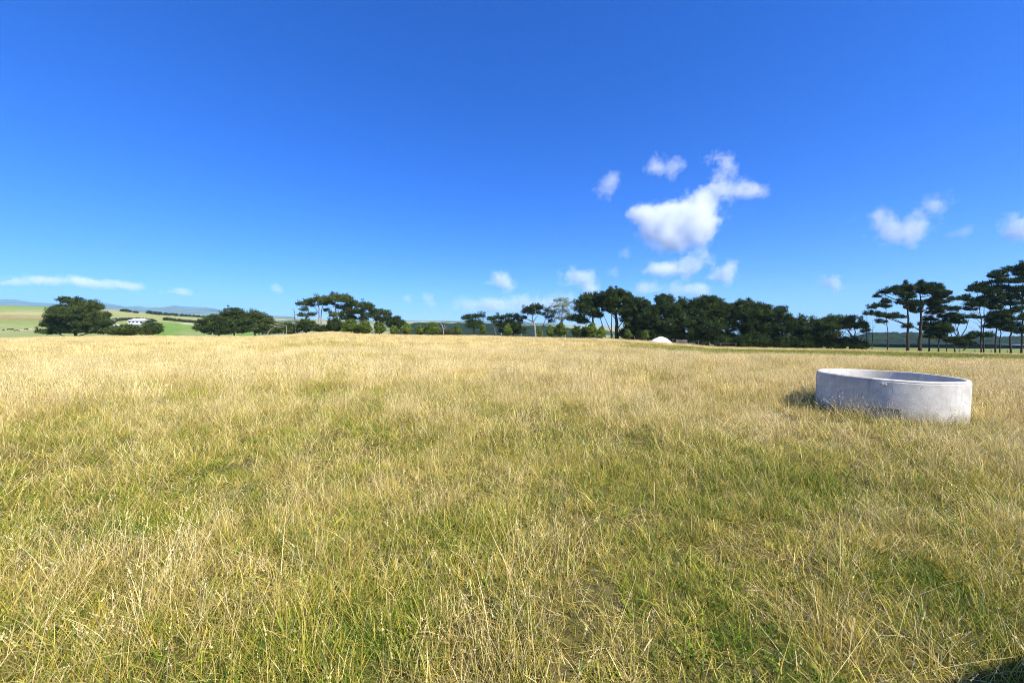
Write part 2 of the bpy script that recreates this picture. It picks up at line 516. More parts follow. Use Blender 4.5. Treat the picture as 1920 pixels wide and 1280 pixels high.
# ------------------------------------------------------------------ trees
def crown_points(lobes, Y, dens, flat, clump, jit, spire=0.0):
    """clump centres spread through the lobes"""
    s = Y / F
    cs, lobc = [], []
    for L in lobes:
        cx, cy, rx, ry = L[:4]
        dd = L[4] if len(L) > 4 else 0.0
        c = np.array(P(cx, cy, Y)) + np.array((0, dd, 0))
        ax, az_ = rx * s, ry * s
        ay = max(min(ax, 1.9 * az_ + 0.5) * jit, 0.4)
        area = 4 * math.pi * ((ax * ay) ** 1.6 / 3 + (ax * az_) ** 1.6 / 3 + (ay * az_) ** 1.6 / 3) ** (1 / 1.6)
        n = max(4, int(area * dens / clump ** 2))
        d = rng.normal(size=(n, 3))
        d /= np.linalg.norm(d, axis=1)[:, None]
        if flat: d[:, 2] = np.where(d[:, 2] < 0, d[:, 2] * 0.55, d[:, 2])
        q = rng.uniform(0.45, 1.0, n) ** 0.6
        pts = c + d * np.stack([ax * q, ay * q, az_ * q], 1)
        k = rng.uniform(0, 1, n) < spire          # shoots standing above the canopy
        hi = pts[k & (d[:, 2] > 0.15)]
        if len(hi):
            sp = hi + np.stack([rng.normal(0, 0.12, len(hi)), rng.normal(0, 0.12, len(hi)), rng.uniform(0.25, 0.95, len(hi)) * clump * 1.2], 1)
            pts = np.concatenate([pts, sp])
        cs.append(pts)
        lobc.append((Vector(c), ax, az_, pts))
    return np.concatenate(cs), lobc

def leaf_clumps(centres, mid, clump, per, ln, wd, up, tone_base):
    n = len(centres)
    rc = rng.uniform(0.55, 1.1, n) * clump
    c = np.repeat(centres, per, 0)
    rr = np.repeat(rc, per)
    off = rng.normal(size=(n * per, 3))
    off /= np.linalg.norm(off, axis=1)[:, None]
    off *= (rng.uniform(0, 1, n * per) ** 0.5)[:, None]
    o2 = off.copy()
    o2[:, 2] *= 0.72
    pos = c + o2 * rr[:, None]
    outw = c - mid
    outw /= (np.linalg.norm(outw, axis=1)[:, None] + 1e-6)
    nr = off + outw * 0.35 + np.array((0, 0, 0.25)) + rng.normal(size=off.shape) * 0.38
    nr /= np.linalg.norm(nr, axis=1)[:, None]
    d = np.cross(nr, rng.normal(size=nr.shape))
    d /= (np.linalg.norm(d, axis=1)[:, None] + 1e-6)
    d = d + nr * 0.45 + np.array((0, 0, up))
    d /= np.linalg.norm(d, axis=1)[:, None]
    side = np.cross(nr, d)
    side /= (np.linalg.norm(side, axis=1)[:, None] + 1e-6)
    l = rng.uniform(0.6, 1.25, n * per)[:, None] * ln
    w = rng.uniform(0.7, 1.3, n * per)[:, None] * wd
    tri = np.stack([pos - side * w * 0.5, pos + side * w * 0.5, pos + d * l], 1)
    tone = np.repeat(np.clip(rng.normal(tone_base, 0.30, n), 0, 1), per * 3)
    return tri, tone

def bez(a, b, c, n):
    return [a * (1 - t) ** 2 + b * 2 * t * (1 - t) + c * t * t for t in np.linspace(0, 1, n)]

def tree(name, label, cat, bx, Y, lobes, tr=0.3, path=None, group=None, leaf=None, bark=None, dens=0.62, clump=0.75, per=34, ln=0.46, wd=0.15,
         up=0.5, flat=True, tone=0.5, limbs=True, extra=(), jit=1.0, sink=0.15, twig=0.5, spire=0.12):
    leaf, bark = leaf or M_PINE, bark or M_BARK
    X0 = (bx - 960) / F * Y
    z0 = float(land(X0, Y)) - sink
    base = Vector((X0, Y, z0))
    root = empty(name, base)
    tag(root, label, cat, group)
    for L_i, L in enumerate(lobes):
        if len(L) == 4:
            lobes[L_i] = (*L, float(rng.uniform(-0.55, 0.55) * min(L[2] * Y / F, 3.0)))
    centres, lobc = crown_points(lobes, Y, dens, flat, clump, jit, spire)
    top = min(lobes, key=lambda L: L[1])
    pts = [base] + [P(a, b, Y) for a, b in (path or [])]
    tp = P(top[0], top[1], Y) + Vector((0, top[4], 0))
    pts.append(tp)
    # smooth, slightly crooked trunk
    tr_pts = []
    for i in range(len(pts) - 1):
        n = max(3, int((pts[i + 1] - pts[i]).length / 1.2))
        for k in range(n):
            q = pts[i].lerp(pts[i + 1], k / n)
            if i + k > 0: q = q + Vector(rng.normal(size=3) * 0.07)
            tr_pts.append(q)
    tr_pts.append(tp)
    m = len(tr_pts)
    rad = [tr * (1.25 if i == 0 else 1.0) * (1 - 0.85 * (i / (m - 1)) ** 1.1) for i in range(m)]
    tb = MB()
    tb.tube(tr_pts, rad, 7)
    if limbs:
        for (c, ax, az_, cp) in lobc:
            if (c - tp).length < 0.6: continue
            want = c.z - az_ * 0.4 - 0.22 * abs(c.x - base.x) - 0.3
            k = min(range(m), key=lambda i: abs(tr_pts[i].z - want))
            k = max(k, 1)
            a = tr_pts[k]
            L = (c - a).length
            if L < 0.4: continue
            bmid = a.lerp(c, 0.5) + Vector((rng.normal() * 0.1, rng.normal() * 0.1, 0.10 * L * rng.uniform(-0.3, 0.8)))
            lr = min(rad[k] * 0.6, 0.03 + 0.022 * L)
            lp = bez(a, bmid, c, 6)
            tb.tube(lp, [lr * (1 - 0.7 * i / 5) for i in range(6)], 5)
            nt_ = int(len(cp) * twig)
            for q in cp[rng.permutation(len(cp))[:min(nt_, 10)]]:
                st = lp[int(rng.integers(3, 6))]
                tb.tube([st, st.lerp(Vector(q), 0.5) + Vector(rng.normal(size=3) * 0.08), Vector(q)], [lr * 0.33, lr * 0.22, 0.012], 3)
    for ex in extra:                                   # bare limbs: (radius, [pixels])
        er, ep = ex
        q = [P(a, b, Y) + Vector((0, (i > 0) * rng.uniform(-0.5, 0.5), 0)) for i, (a, b) in enumerate(ep)]
        tb.tube(q, [er * (1 - 0.65 * i / (len(q) - 1)) for i in range(len(q))], 5)
    tb.build('trunk', bark, root, True, loc=base).matrix_parent_inverse.identity()
    mid = centres.mean(0)
    tri, tn = leaf_clumps(centres, mid, clump, per, ln, wd, up, tone)
    cb = MB()
    cb.tris(tri)
    co = cb.build('crown', leaf, root, False, loc=base)
    at = co.data.attributes.new('tone', 'FLOAT', 'POINT')
    at.data.foreach_set('value', tn.astype(np.float32))
    return root

def dead_tree(name, label, cat, bx, Y, limbs, mat, group=None, sink=0.15):
    X0 = (bx - 960) / F * Y
    base = Vector((X0, Y, float(land(X0, Y)) - sink))
    root = empty(name, base)
    tag(root, label, cat, group)
    for i, (rd, px) in enumerate(limbs):
        b = MB()
        q = [P(a, c, Y) + Vector((0, (k > 0) * rng.uniform(-0.4, 0.4), 0)) for k, (a, c) in enumerate(px)]
        if i == 0: q[0] = base
        qq = []
        for k in range(len(q) - 1):
            for t in (0, 0.34, 0.67):
                qq.append(q[k].lerp(q[k + 1], t) + Vector(rng.normal(size=3) * 0.03) * (1 if k + t > 0 else 0))
        qq.append(q[-1])
        b.tube(qq, [rd * (1 - 0.75 * k / (len(qq) - 1)) for k in range(len(qq))], 5)
        b.build('trunk' if i == 0 else 'branch', mat, root, True, loc=base)
    return root

GP = 'dark pines along the far edge of the field'
# -- far left
tree('conifer', 'broad dense dark conifer standing alone at far left beyond the field', 'tree', 146, 112,
     [(130, 564, 18, 7), (150, 572, 26, 10), (122, 581, 26, 10), (172, 577, 20, 9), (190, 592, 14, 9), (112, 594, 26, 10), (150, 592, 40, 16), (98, 603, 18, 7),
      (88, 609, 13, 5), (165, 606, 42, 14), (200, 605, 12, 11), (150, 618, 50, 10), (97, 622, 17, 6), (190, 620, 22, 8), (128, 612, 26, 12)],
     0.5, leaf=M_PINE2, tone=0.42, dens=0.75)
tree('bush', 'low rounded bush at the right foot of the big left conifer', 'bush', 228, 96, [(222, 619, 19, 8), (240, 617, 14, 8), (210, 623, 12, 5), (233, 623, 20, 5)], 0.12, leaf=M_PINE2, tone=0.75, clump=0.55, flat=False)
tree('bush', 'compact dark round bush in front of the white farm buildings', 'bush', 285, 94, [(285, 614, 15, 9), (294, 618, 11, 8), (275, 619, 10, 8), (285, 622, 18, 5)], 0.14, leaf=M_PINE2, tone=0.4, clump=0.55, flat=False)
GC = 'dense low conifers left of the umbrella pines'
tree('conifer', 'leftmost tree of the dense low conifer clump, with a side limb over green paddock', 'tree', 408, 120,
     [(410, 596, 18, 9), (398, 604, 18, 11), (392, 615, 18, 10), (412, 612, 26, 13), (410, 622, 28, 7), (376, 615, 8, 3)], 0.4, group=GC, leaf=M_PINE2, tone=0.4, dens=0.75)
tree('conifer', 'tallest domed tree in the dense low conifer clump', 'tree', 440, 122,
     [(440, 586, 18, 8), (430, 594, 22, 10), (452, 596, 16, 10), (438, 606, 30, 12), (445, 618, 32, 10)], 0.45, group=GC, leaf=M_PINE2, tone=0.3, dens=0.75)
tree('conifer', 'right hand tree of the dense low conifer clump, beside bleached limbs', 'tree', 480, 121,
     [(474, 589, 11, 6), (486, 593, 13, 7), (498, 599, 11, 8), (478, 602, 24, 11), (504, 607, 14, 9), (484, 616, 28, 11), (512, 615, 16, 6), (500, 622, 22, 5)], 0.4, group=GC, leaf=M_PINE2, tone=0.5, dens=0.7)
tree('bush', 'low olive scrub spreading behind the bleached fallen limbs', 'bush', 530, 116, [(528, 612, 18, 7), (540, 617, 14, 6), (524, 620, 18, 5), (548, 622, 10, 4)], 0.12, leaf=M_PINE2, tone=0.6, clump=0.6, flat=False)
dead_tree('dead_tree', 'bleached fallen tree with long bare grey limbs beside the conifer clump', 'dead tree', 496, 106,
          [(0.16, [(496, 627), (504, 620), (513, 614), (522, 611)]), (0.10, [(513, 606), (525, 608), (537, 610.5)]), (0.11, [(537, 628), (537.5, 618), (537, 610)]),
           (0.08, [(506, 609), (520, 612), (533, 614)]), (0.07, [(530, 628), (530.5, 621), (546, 620)]), (0.05, [(531, 607), (534, 600)])], M_DEAD)
dead_tree('dead_tree', 'thin leafless snag just left of the umbrella pines', 'dead tree', 554, 112,
          [(0.2, [(554, 628), (555, 608), (553, 590), (551, 578)]), (0.05, [(553, 598), (547, 588), (543, 584)]), (0.05, [(553, 592), (558, 586)]), (0.04, [(552, 586), (548, 579)]), (0.05, [(554, 602), (561, 598)])], M_BARK)

GU = 'tall umbrella pines on the rise left of centre'
U = dict(group=GU, leaf=M_PINE2, bark=M_BARKP, Y=114)
def up(label, bx, lobes, tr, path=None, **k):
    a = dict(U); a.update(k)
    return tree('pine_tree', label, 'tree', bx, a.pop('Y'), lobes, tr, path, **a)
up('leftmost umbrella pine of the rise, ragged with small side tufts', 574, [(571, 567, 13, 5), (562, 570, 6, 4), (580, 572, 9, 4), (571, 581, 8, 3), (570, 591, 11, 3), (583, 590, 8, 3), (577, 603, 10, 3)], 0.28, [(573, 600), (578, 584)], tone=0.45)
up('flat topped umbrella pine with two pale bare stems on the rise', 598, [(597, 561, 17, 5), (610, 564, 11, 5), (587, 565, 9, 4), (605, 570, 10, 3)], 0.30, [(598, 600), (598, 580)], tone=0.7,
   extra=[(0.22, [(604, 624), (603, 600), (602, 582), (606, 566)]), (0.12, [(599, 590), (590, 578), (583, 572)])])
up('tallest umbrella pine at the top of the rise', 632, [(628, 558, 14, 5), (634, 562, 22, 6), (645, 558, 13, 5), (653, 564, 11, 6), (620, 568, 10, 5), (614, 582, 6, 3), (640, 575, 16, 5), (652, 578, 9, 4), (632, 590, 14, 5)], 0.38, [(632, 600), (630, 582)], tone=0.55,
   extra=[(0.14, [(632, 600), (622, 592), (615, 584)]), (0.14, [(632, 596), (640, 584), (648, 576)])])
up('shorter pine tucked behind the tallest umbrella pine', 656, [(660, 571, 14, 6), (652, 584, 12, 6), (664, 586, 12, 4), (648, 596, 14, 7), (660, 597, 10, 5)], 0.26, [(655, 600)], tone=0.35)
up('umbrella pine with sloping crown above the round young tree', 676, [(680, 573, 15, 6), (692, 577, 13, 6), (700, 582, 9, 5), (676, 584, 14, 5), (690, 591, 13, 4), (680, 598, 12, 4)], 0.30, [(676, 605)], tone=0.4)
up('right hand umbrella pine of the rise with drooping crown', 716, [(712, 586, 13, 6), (722, 588, 11, 6), (704, 594, 10, 5), (726, 595, 8, 4), (715, 600, 14, 5), (710, 608, 10, 4)], 0.28, [(716, 610)], tone=0.4)
tree('bush', 'dark bush under the leftmost umbrella pine', 'bush', 574, 113, [(574, 607, 16, 7), (566, 616, 16, 6), (585, 615, 14, 6)], 0.12, leaf=M_PINE2, tone=0.4, clump=0.6, flat=False)
tree('bush', 'low dark bush between the two pale stems and the tallest umbrella pine', 'bush', 605, 112, [(604, 617, 16, 5), (616, 616, 8, 4)], 0.1, leaf=M_PINE, tone=0.6, clump=0.55, flat=False)
tree('bush', 'dark bush under the tallest umbrella pine', 'bush', 632, 112, [(626, 604, 12, 7), (636, 611, 17, 8), (624, 615, 14, 6), (646, 616, 12, 5)], 0.14, leaf=M_PINE, tone=0.5, clump=0.6, flat=False)
tree('pine_tree', 'small dark bushy pine at the right end of the rise', 'tree', 742, 104, [(740, 599, 11, 6), (748, 604, 12, 5), (733, 606, 9, 6), (756, 609, 8, 4), (742, 612, 14, 5)], 0.22, leaf=M_PINE, tone=0.4)

# -- young trees planted along the field edge
GY = 'young trees planted in a row along the field edge'
young = [  # px, top, base, width, distance, dark?, label
    (658, 598, 627, 26, 88, 1, 'widest young tree of the row, with short bare stem and shade at its foot'),
    (686, 602, 626, 19, 88, 1, 'second young tree from the left, egg shaped, under the sloping umbrella pine'),
    (712, 606, 626, 17, 88, 1, 'third young tree from the left, slightly ragged, under the drooping umbrella pine'),
    (739, 612, 626, 12, 88, 0, 'small bright green young tree below the small dark bushy pine'),
    (763, 608, 627, 17, 88, 0, 'light green young tree just right of the small dark bushy pine'),
    (788, 611, 627, 15, 88, 1, 'pale rounded young tree touching a bigger darker one on its right'),
    (811, 605, 627, 23, 87, 1, 'dark broad young tree left of the forked leafless snag'),
    (858, 611, 627, 11, 88, 1, 'narrow young tree right of the forked leafless snag'),
    (906, 610, 627, 9, 88, 1, 'slim young tree under the leftmost flat topped pine'),
    (952, 610, 629, 12, 87, 0, 'pale upright young tree before the low dark spreading pine'),
    (1012, 616, 630, 9, 86, 0, 'tiny pale young tree right of the curved pale trunk'),
    (1033, 613, 631, 13, 86, 0, 'bright rounded young tree left of the silvery tree'),
    (1052, 606, 631, 18, 85, 1, 'tall oval young tree directly below the silvery tree'),
    (1081, 613, 632, 14, 85, 2, 'very dark young tree left of a bright pair'),
    (1096, 614, 632, 13, 86, 2, 'dark young tree hidden partly behind a taller bright one'),
    (1110, 607, 632, 18, 84, 0, 'tall bright young tree in front of the big domed pines'),
    (1128, 614, 633, 13, 84, 0, 'short bright young tree at right of the tall bright one'),
    (1178, 620, 635, 11, 82, 1, 'small young tree in shade beside the thick dark trunk'),
    (1210, 622, 636, 9, 80, 0, 'last small pale young tree left of the white heap')]
for (px, t, b, w, Y, dk, lab) in young:
    w *= 1.28
    t -= 1
    h = b - t
    lobes = [(px, t + h * 0.22, w * 0.26, h * 0.20), (px - w * 0.08, t + h * 0.45, w * 0.42, h * 0.24), (px + w * 0.1, t + h * 0.62, w * 0.42, h * 0.24), (px - w * 0.05, t + h * 0.80, w * 0.36, h * 0.15)]
    if px == 658: lobes = [(658, 604, 9, 5), (654, 611, 13, 6), (664, 613, 11, 6), (668, 621, 8, 4), (652, 618, 10, 3)]
    tree('young_tree', lab, 'tree', px, Y, lobes, 0.11, group=GY, leaf=(M_YOUNG, M_YOUNGD, M_PINE2)[dk], dens=0.9, clump=0.34, per=22, ln=0.26, wd=0.13, up=0.7, flat=False, tone=0.5, twig=0.1)
dead_tree('dead_tree', 'small forked leafless snag between two young trees in the middle', 'dead tree', 832, 92,
          [(0.13, [(832, 628), (832, 617), (828, 608), (829, 597)]), (0.07, [(832, 617), (837, 612), (842, 609)]), (0.05, [(829, 610), (824, 603)]), (0.045, [(829, 604), (833, 600)]), (0.05, [(832, 614), (834, 606)])], M_DEAD)
tree('bush', 'low grey green scrub to the right of the forked snag', 'bush', 838, 96, [(836, 622, 10, 3), (846, 623, 8, 3), (828, 624, 8, 3)], 0.06, leaf=M_SCRUB, clump=0.4, tone=0.4, flat=False)

# -- flat topped pines in the middle
GF = 'flat topped wind shaped pines in the middle'
def fp(label, bx, lobes, tr, path=None, **k):
    a = dict(group=GF, leaf=M_PINE, bark=M_BARK, Y=112, flat=True)
    a.update(k)
    return tree('pine_tree', label, 'tree', bx, a.pop('Y'), lobes, tr, path, **a)
fp('leftmost flat topped pine standing apart against the sky', 889, [(872, 596, 9, 3), (885, 594, 12, 4), (899, 593, 10, 4), (884, 603, 12, 3), (895, 606, 12, 4), (883, 611, 12, 4), (893, 613, 12, 4)], 0.28, [(888, 612)], tone=0.5)
fp('thin flat topped pine leaning left with pale crooked stem', 931, [(920, 598, 9, 4), (930, 596, 10, 4), (941, 597, 7, 3), (932, 604, 10, 3), (938, 610, 8, 3)], 0.20, [(928, 617), (934, 606)], bark=M_BARKP, tone=0.45)
fp('low dark spreading pine with foliage down to the grass', 963, [(950, 594, 9, 3), (962, 592, 11, 4), (972, 596, 8, 5), (958, 602, 12, 4), (970, 606, 10, 4), (946, 611, 13, 6), (962, 613, 15, 6), (974, 618, 13, 4), (944, 621, 11, 4), (968, 624, 20, 3)], 0.28, tone=0.35)
fp('umbrella pine with a curved pale lit trunk and dense round top', 1004, [(1003, 577, 15, 5), (992, 581, 11, 5), (1013, 577, 9, 5), (1001, 586, 14, 4), (981, 584, 6, 4), (980, 595, 8, 3), (976, 601, 6, 2)], 0.36, [(1003, 614), (1000, 604), (998, 596)], bark=M_BARKP, tone=0.3,
   extra=[(0.13, [(1002, 606), (990, 599), (984, 596)]), (0.12, [(1001, 602), (1006, 594), (1012, 584)])])
fp('small sparse brownish pine leaning against the silvery tree', 1018, [(1028, 581, 10, 5), (1036, 585, 7, 4), (1022, 589, 8, 4), (1030, 594, 10, 4), (1034, 602, 8, 4)], 0.16, [(1016, 616), (1022, 602)], leaf=M_SCRUB, dens=0.4, tone=0.2)
# silvery nearly bare tree: a fan of pale branches with thin leaf
fan = []
for k in range(15):
    a = -1.15 + 2.3 * k / 14
    x1, y1 = 1053 + math.sin(a) * 23, 606 - math.cos(a * 0.8) * rng.uniform(34, 46) + abs(a) * 6
    fan.append((0.07, [(1053, 608 - rng.uniform(0, 14)), (1053 + math.sin(a) * 10, 592 + abs(a) * 3), (x1, y1)]))
tree('silvery_tree', 'silvery half bare tree with fan of pale branches', 'tree', 1053, 110,
     [(1046, 563, 9, 4), (1056, 562, 9, 4), (1065, 567, 8, 4), (1072, 577, 5, 5), (1038, 574, 6, 5), (1037, 586, 6, 5), (1053, 573, 13, 6), (1068, 588, 7, 5), (1046, 584, 8, 6), (1060, 582, 8, 6), (1044, 596, 7, 4), (1061, 596, 7, 4)], 0.28, [(1053, 600)], leaf=M_SILVER, bark=M_BARKP,
     dens=0.5, per=22, ln=0.34, wd=0.11, tone=0.55, clump=0.6, extra=fan, group=None)

# -- the tall dark shelter belt right of centre
B = dict(group=GP, leaf=M_PINE, bark=M_BARKD, tone=0.6, flat=False, dens=0.60, clump=0.64, up=0.75, ln=0.58, wd=0.13, per=36, spire=0.4)
def bp(label, bx, Y, lobes, tr, path=None, **k):
    a = dict(B); a.update(k)
    lobes = [(x, y, rx * 1.12, ry * 1.08) for (x, y, rx, ry) in lobes]
    if bx > 1180:                                  # dead skirts and saplings fill the foot of the belt
        yb = float(np.interp(bx, EDGE[:, 0], EDGE[:, 1]))
        lobes += [(bx - 12, yb - 9, 16, 9), (bx + 12, yb - 8, 16, 8)]
    return tree('pine_tree', label, 'tree', bx, Y, lobes, tr, path, **a)
bp('left pine of the domed pair, with a drooping limb reaching left over the grass', 1112, 98, [(1098, 560, 11, 5), (1112, 558, 12, 6), (1090, 570, 12, 6), (1106, 570, 16, 8), (1122, 568, 12, 8), (1087, 580, 10, 5), (1104, 583, 16, 6), (1084, 595, 14, 4), (1070, 598, 7, 3), (1118, 590, 12, 5), (1092, 603, 10, 3)], 0.34, [(1112, 606)],
   extra=[(0.16, [(1135, 633), (1131, 615), (1126, 598), (1122, 585)]), (0.13, [(1088, 632), (1094, 618), (1102, 604), (1110, 590)]), (0.12, [(1150, 634), (1143, 618), (1136, 600), (1132, 588)])])
bp('highest domed pine in the centre with a thick dark trunk', 1157, 96, [(1150, 549, 16, 5), (1138, 556, 15, 6), (1163, 553, 14, 6), (1174, 560, 12, 7), (1148, 564, 20, 8), (1130, 568, 12, 7), (1166, 572, 14, 7), (1140, 580, 12, 5), (1158, 586, 12, 5), (1172, 590, 10, 6)], 0.52, [(1156, 606), (1154, 585)],
   extra=[(0.18, [(1146, 634), (1146, 610), (1147, 590)]), (0.15, [(1157, 618), (1166, 604), (1172, 592)]), (0.13, [(1156, 600), (1148, 590), (1142, 580)])])
bp('dark pine filling the dip right of the highest dome', 1186, 95, [(1188, 566, 14, 7), (1200, 570, 12, 6), (1182, 580, 18, 9), (1200, 584, 18, 9), (1190, 598, 22, 10), (1185, 613, 16, 8), (1200, 617, 16, 8)], 0.36,
   extra=[(0.10, [(1168, 612), (1174, 602), (1178, 596)])])
bp('dark pine behind the last small young tree', 1216, 93, [(1210, 574, 9, 5), (1218, 583, 14, 8), (1212, 596, 20, 11), (1222, 612, 22, 11), (1214, 627, 18, 7)], 0.34,
   extra=[(0.11, [(1206, 612), (1213, 606), (1218, 601)])])
bp('spiky topped pine rising behind the white heap', 1246, 92, [(1246, 559, 7, 4), (1236, 562, 6, 3), (1257, 562, 7, 3), (1245, 567, 15, 5), (1240, 576, 14, 6), (1255, 578, 17, 7), (1248, 592, 22, 10), (1254, 609, 24, 11), (1246, 625, 22, 9)], 0.38, up=0.7)
bp('shorter dark pine between spiky top and broad dome', 1284, 91, [(1276, 569, 7, 5), (1288, 572, 9, 6), (1283, 583, 18, 8), (1278, 600, 22, 13), (1288, 621, 22, 12)], 0.36, up=0.6)
bp('broad domed dark pine at the middle of the shelter belt', 1328, 90, [(1328, 564, 16, 6), (1314, 571, 16, 7), (1342, 571, 15, 7), (1328, 580, 28, 10), (1312, 596, 20, 11), (1342, 595, 20, 11), (1325, 613, 26, 11), (1335, 630, 22, 9)], 0.44)
bp('low dark pine in the gap right of the broad dome', 1366, 89, [(1362, 579, 9, 6), (1364, 592, 15, 9), (1368, 612, 16, 10), (1362, 633, 20, 8)], 0.30)
bp('rounded dark pine left of a lone tuft in the shelter belt', 1402, 88, [(1402, 570, 13, 5), (1388, 576, 14, 6), (1414, 578, 13, 7), (1400, 587, 24, 9), (1396, 603, 22, 10), (1412, 618, 22, 11), (1400, 636, 22, 9)], 0.40)
bp('dark pine topped by a lone raised tuft', 1438, 87, [(1433, 575, 7, 3), (1433, 582, 12, 4), (1430, 590, 16, 7), (1446, 597, 14, 8), (1438, 612, 24, 11), (1436, 630, 26, 10), (1445, 643, 20, 5)], 0.36)
bp('sloping right shoulder pine at the end of the main belt', 1472, 86, [(1460, 582, 8, 5), (1466, 590, 12, 7), (1478, 602, 11, 7), (1486, 610, 7, 6), (1470, 610, 18, 10), (1476, 627, 18, 10), (1474, 643, 18, 6)], 0.34)
bp('low dark pine just right of the notch in the belt', 1510, 85, [(1502, 601, 8, 5), (1514, 606, 12, 5), (1508, 616, 16, 9), (1514, 632, 20, 10), (1510, 645, 18, 5)], 0.30)
bp('low broad pine with an even top right of the notch', 1550, 84, [(1538, 604, 12, 5), (1554, 602, 12, 5), (1566, 601, 9, 4), (1550, 611, 22, 7), (1542, 626, 20, 9), (1550, 642, 18, 6)], 0.30)
bp('low pine with gnarled bare limbs under its canopy', 1594, 83, [(1591, 598, 7, 4), (1578, 602, 13, 4), (1600, 606, 14, 5), (1615, 613, 9, 4), (1590, 612, 20, 4), (1622, 620, 6, 3)], 0.26, [(1598, 635), (1592, 620)], bark=M_BARK,
   extra=[(0.18, [(1582, 651), (1574, 640), (1566, 634), (1560, 626)]), (0.16, [(1598, 650), (1604, 636), (1606, 622), (1600, 612)]), (0.13, [(1608, 650), (1612, 640), (1622, 634)]), (0.11, [(1574, 640), (1582, 630), (1586, 618)]), (0.1, [(1604, 636), (1592, 628), (1580, 620)]), (0.08, [(1566, 634), (1572, 622), (1570, 614)]), (0.08, [(1612, 640), (1618, 628), (1616, 618)])])
dead_tree('dead_tree', 'left one of two thin bare stems before the tall right pines', 'dead tree', 1625, 82, [(0.11, [(1625, 654), (1627, 625), (1628, 592)]), (0.04, [(1627, 612), (1620, 604), (1614, 598)]), (0.035, [(1627.5, 606), (1634, 602)])], M_BARKD)
dead_tree('dead_tree', 'right one of two thin bare stems before the tall right pines', 'dead tree', 1636, 82, [(0.09, [(1636, 654), (1637, 625), (1637, 602)]), (0.035, [(1637, 615), (1643, 608)])], M_BARKD)

# -- tall open pines at the right end
GR = 'tall open pines at the right end of the belt'
def rp(label, bx, lobes, tr, path=None, **k):
    a = dict(group=GR, leaf=M_PINE, bark=M_BARKD, tone=0.3, Y=78, clump=0.42, ln=0.40, wd=0.10, per=30, flat=True, dens=0.58, up=0.8, spire=0.5, twig=0.8)
    a.update(k)
    lobes = [(x, y, rx * 1.05, ry * 1.0) for (x, y, rx, ry) in lobes]
    return tree('pine_tree', label, 'tree', bx, a.pop('Y'), lobes, tr * 0.62, path, **a)
rp('thin pine with a nearly bare stem left of the wide crowned pair', 1664, [(1658, 567, 8, 3), (1648, 573, 8, 3), (1638, 577, 6, 2), (1660, 575, 8, 2), (1652, 604, 7, 2), (1645, 601, 4, 2)], 0.15, [(1664, 620), (1662, 590)], dens=0.5)
rp('left tree of the wide crowned pair, with long low limb to the left', 1702, [(1701, 533, 4, 4), (1690, 540, 10, 4), (1703, 542, 12, 5), (1676, 545, 11, 4), (1662, 548, 8, 3), (1648, 555, 6, 3), (1688, 551, 14, 4), (1704, 556, 10, 6), (1697, 567, 12, 5), (1640, 588, 12, 2.5), (1660, 592, 14, 3), (1684, 594, 16, 3), (1702, 613, 7, 3), (1708, 576, 8, 4)], 0.42, [(1702, 610), (1701, 575)],
   extra=[(0.13, [(1701, 580), (1684, 566), (1664, 554), (1652, 552)])])
rp('right tree of the wide crowned pair, with thick forking trunk', 1726, [(1724, 532, 4, 4), (1724, 540, 10, 4), (1738, 538, 9, 5), (1752, 537, 9, 5), (1763, 540, 5, 4), (1740, 548, 18, 5), (1760, 550, 12, 5), (1772, 550, 6, 4), (1766, 558, 10, 3), (1719, 570, 11, 6), (1722, 583, 9, 5), (1752, 566, 13, 4), (1770, 566, 14, 3), (1789, 561, 9, 2), (1768, 578, 16, 4), (1786, 580, 8, 4)], 0.52, [(1726, 615), (1727, 585)],
   extra=[(0.15, [(1727, 580), (1736, 566), (1744, 554)]), (0.13, [(1726, 620), (1716, 612), (1708, 606)])])
rp('slender pine with layered pads behind the wide crowned pair', 1742, [(1746, 572, 8, 3), (1758, 586, 14, 3), (1764, 594, 15, 3), (1750, 599, 12, 3), (1738, 608, 10, 4), (1734, 617, 11, 5), (1748, 614, 9, 4)], 0.24, [(1743, 612)], Y=80)
rp('short dense pine right of the thick forking trunk', 1760, [(1770, 608, 9, 5), (1764, 614, 12, 5), (1774, 620, 10, 6), (1756, 624, 12, 5), (1764, 632, 12, 5), (1748, 632, 8, 3)], 0.24, [(1760, 640)])
rp('gnarled low pine with branches spread like a fan', 1790, [(1790, 592, 8, 4), (1785, 600, 8, 4), (1800, 596, 12, 3), (1796, 604, 14, 3), (1817, 594, 6, 2), (1786, 638, 13, 4), (1802, 640, 16, 4), (1818, 645, 13, 4), (1826, 629, 11, 3), (1815, 633, 9, 2)], 0.22, [(1789, 645), (1796, 634)],
   extra=[(0.10, [(1798, 634), (1790, 618), (1783, 602)]), (0.10, [(1800, 634), (1806, 616), (1812, 596)]), (0.09, [(1799, 632), (1798, 616), (1795, 602)]), (0.10, [(1786, 640), (1781, 628), (1778, 620)]), (0.1, [(1806, 657), (1810, 648), (1816, 644)])], dens=0.55)
dead_tree('dead_tree', 'pale thin bare stem between the short dense pine and the gnarled fan pine', 'dead tree', 1776, 78, [(0.10, [(1776, 656), (1777, 620), (1778, 592)]), (0.04, [(1777, 610), (1772, 602)])], M_BARK)
rp('left of two slim straight pines close together', 1840, [(1836, 536, 9, 4), (1828, 543, 10, 4), (1838, 546, 12, 4), (1812, 558, 7, 2), (1822, 562, 9, 2.5), (1812, 570, 9, 2), (1828, 572, 12, 2.5), (1818, 580, 8, 2), (1835, 566, 8, 3)], 0.22, [(1840, 600)], extra=[(0.04, [(1839, 590), (1825, 584), (1812, 582)]), (0.04, [(1839, 606), (1824, 594), (1810, 590)]), (0.04, [(1840, 618), (1826, 606), (1812, 600)]), (0.03, [(1840, 628), (1828, 618), (1818, 612)])])
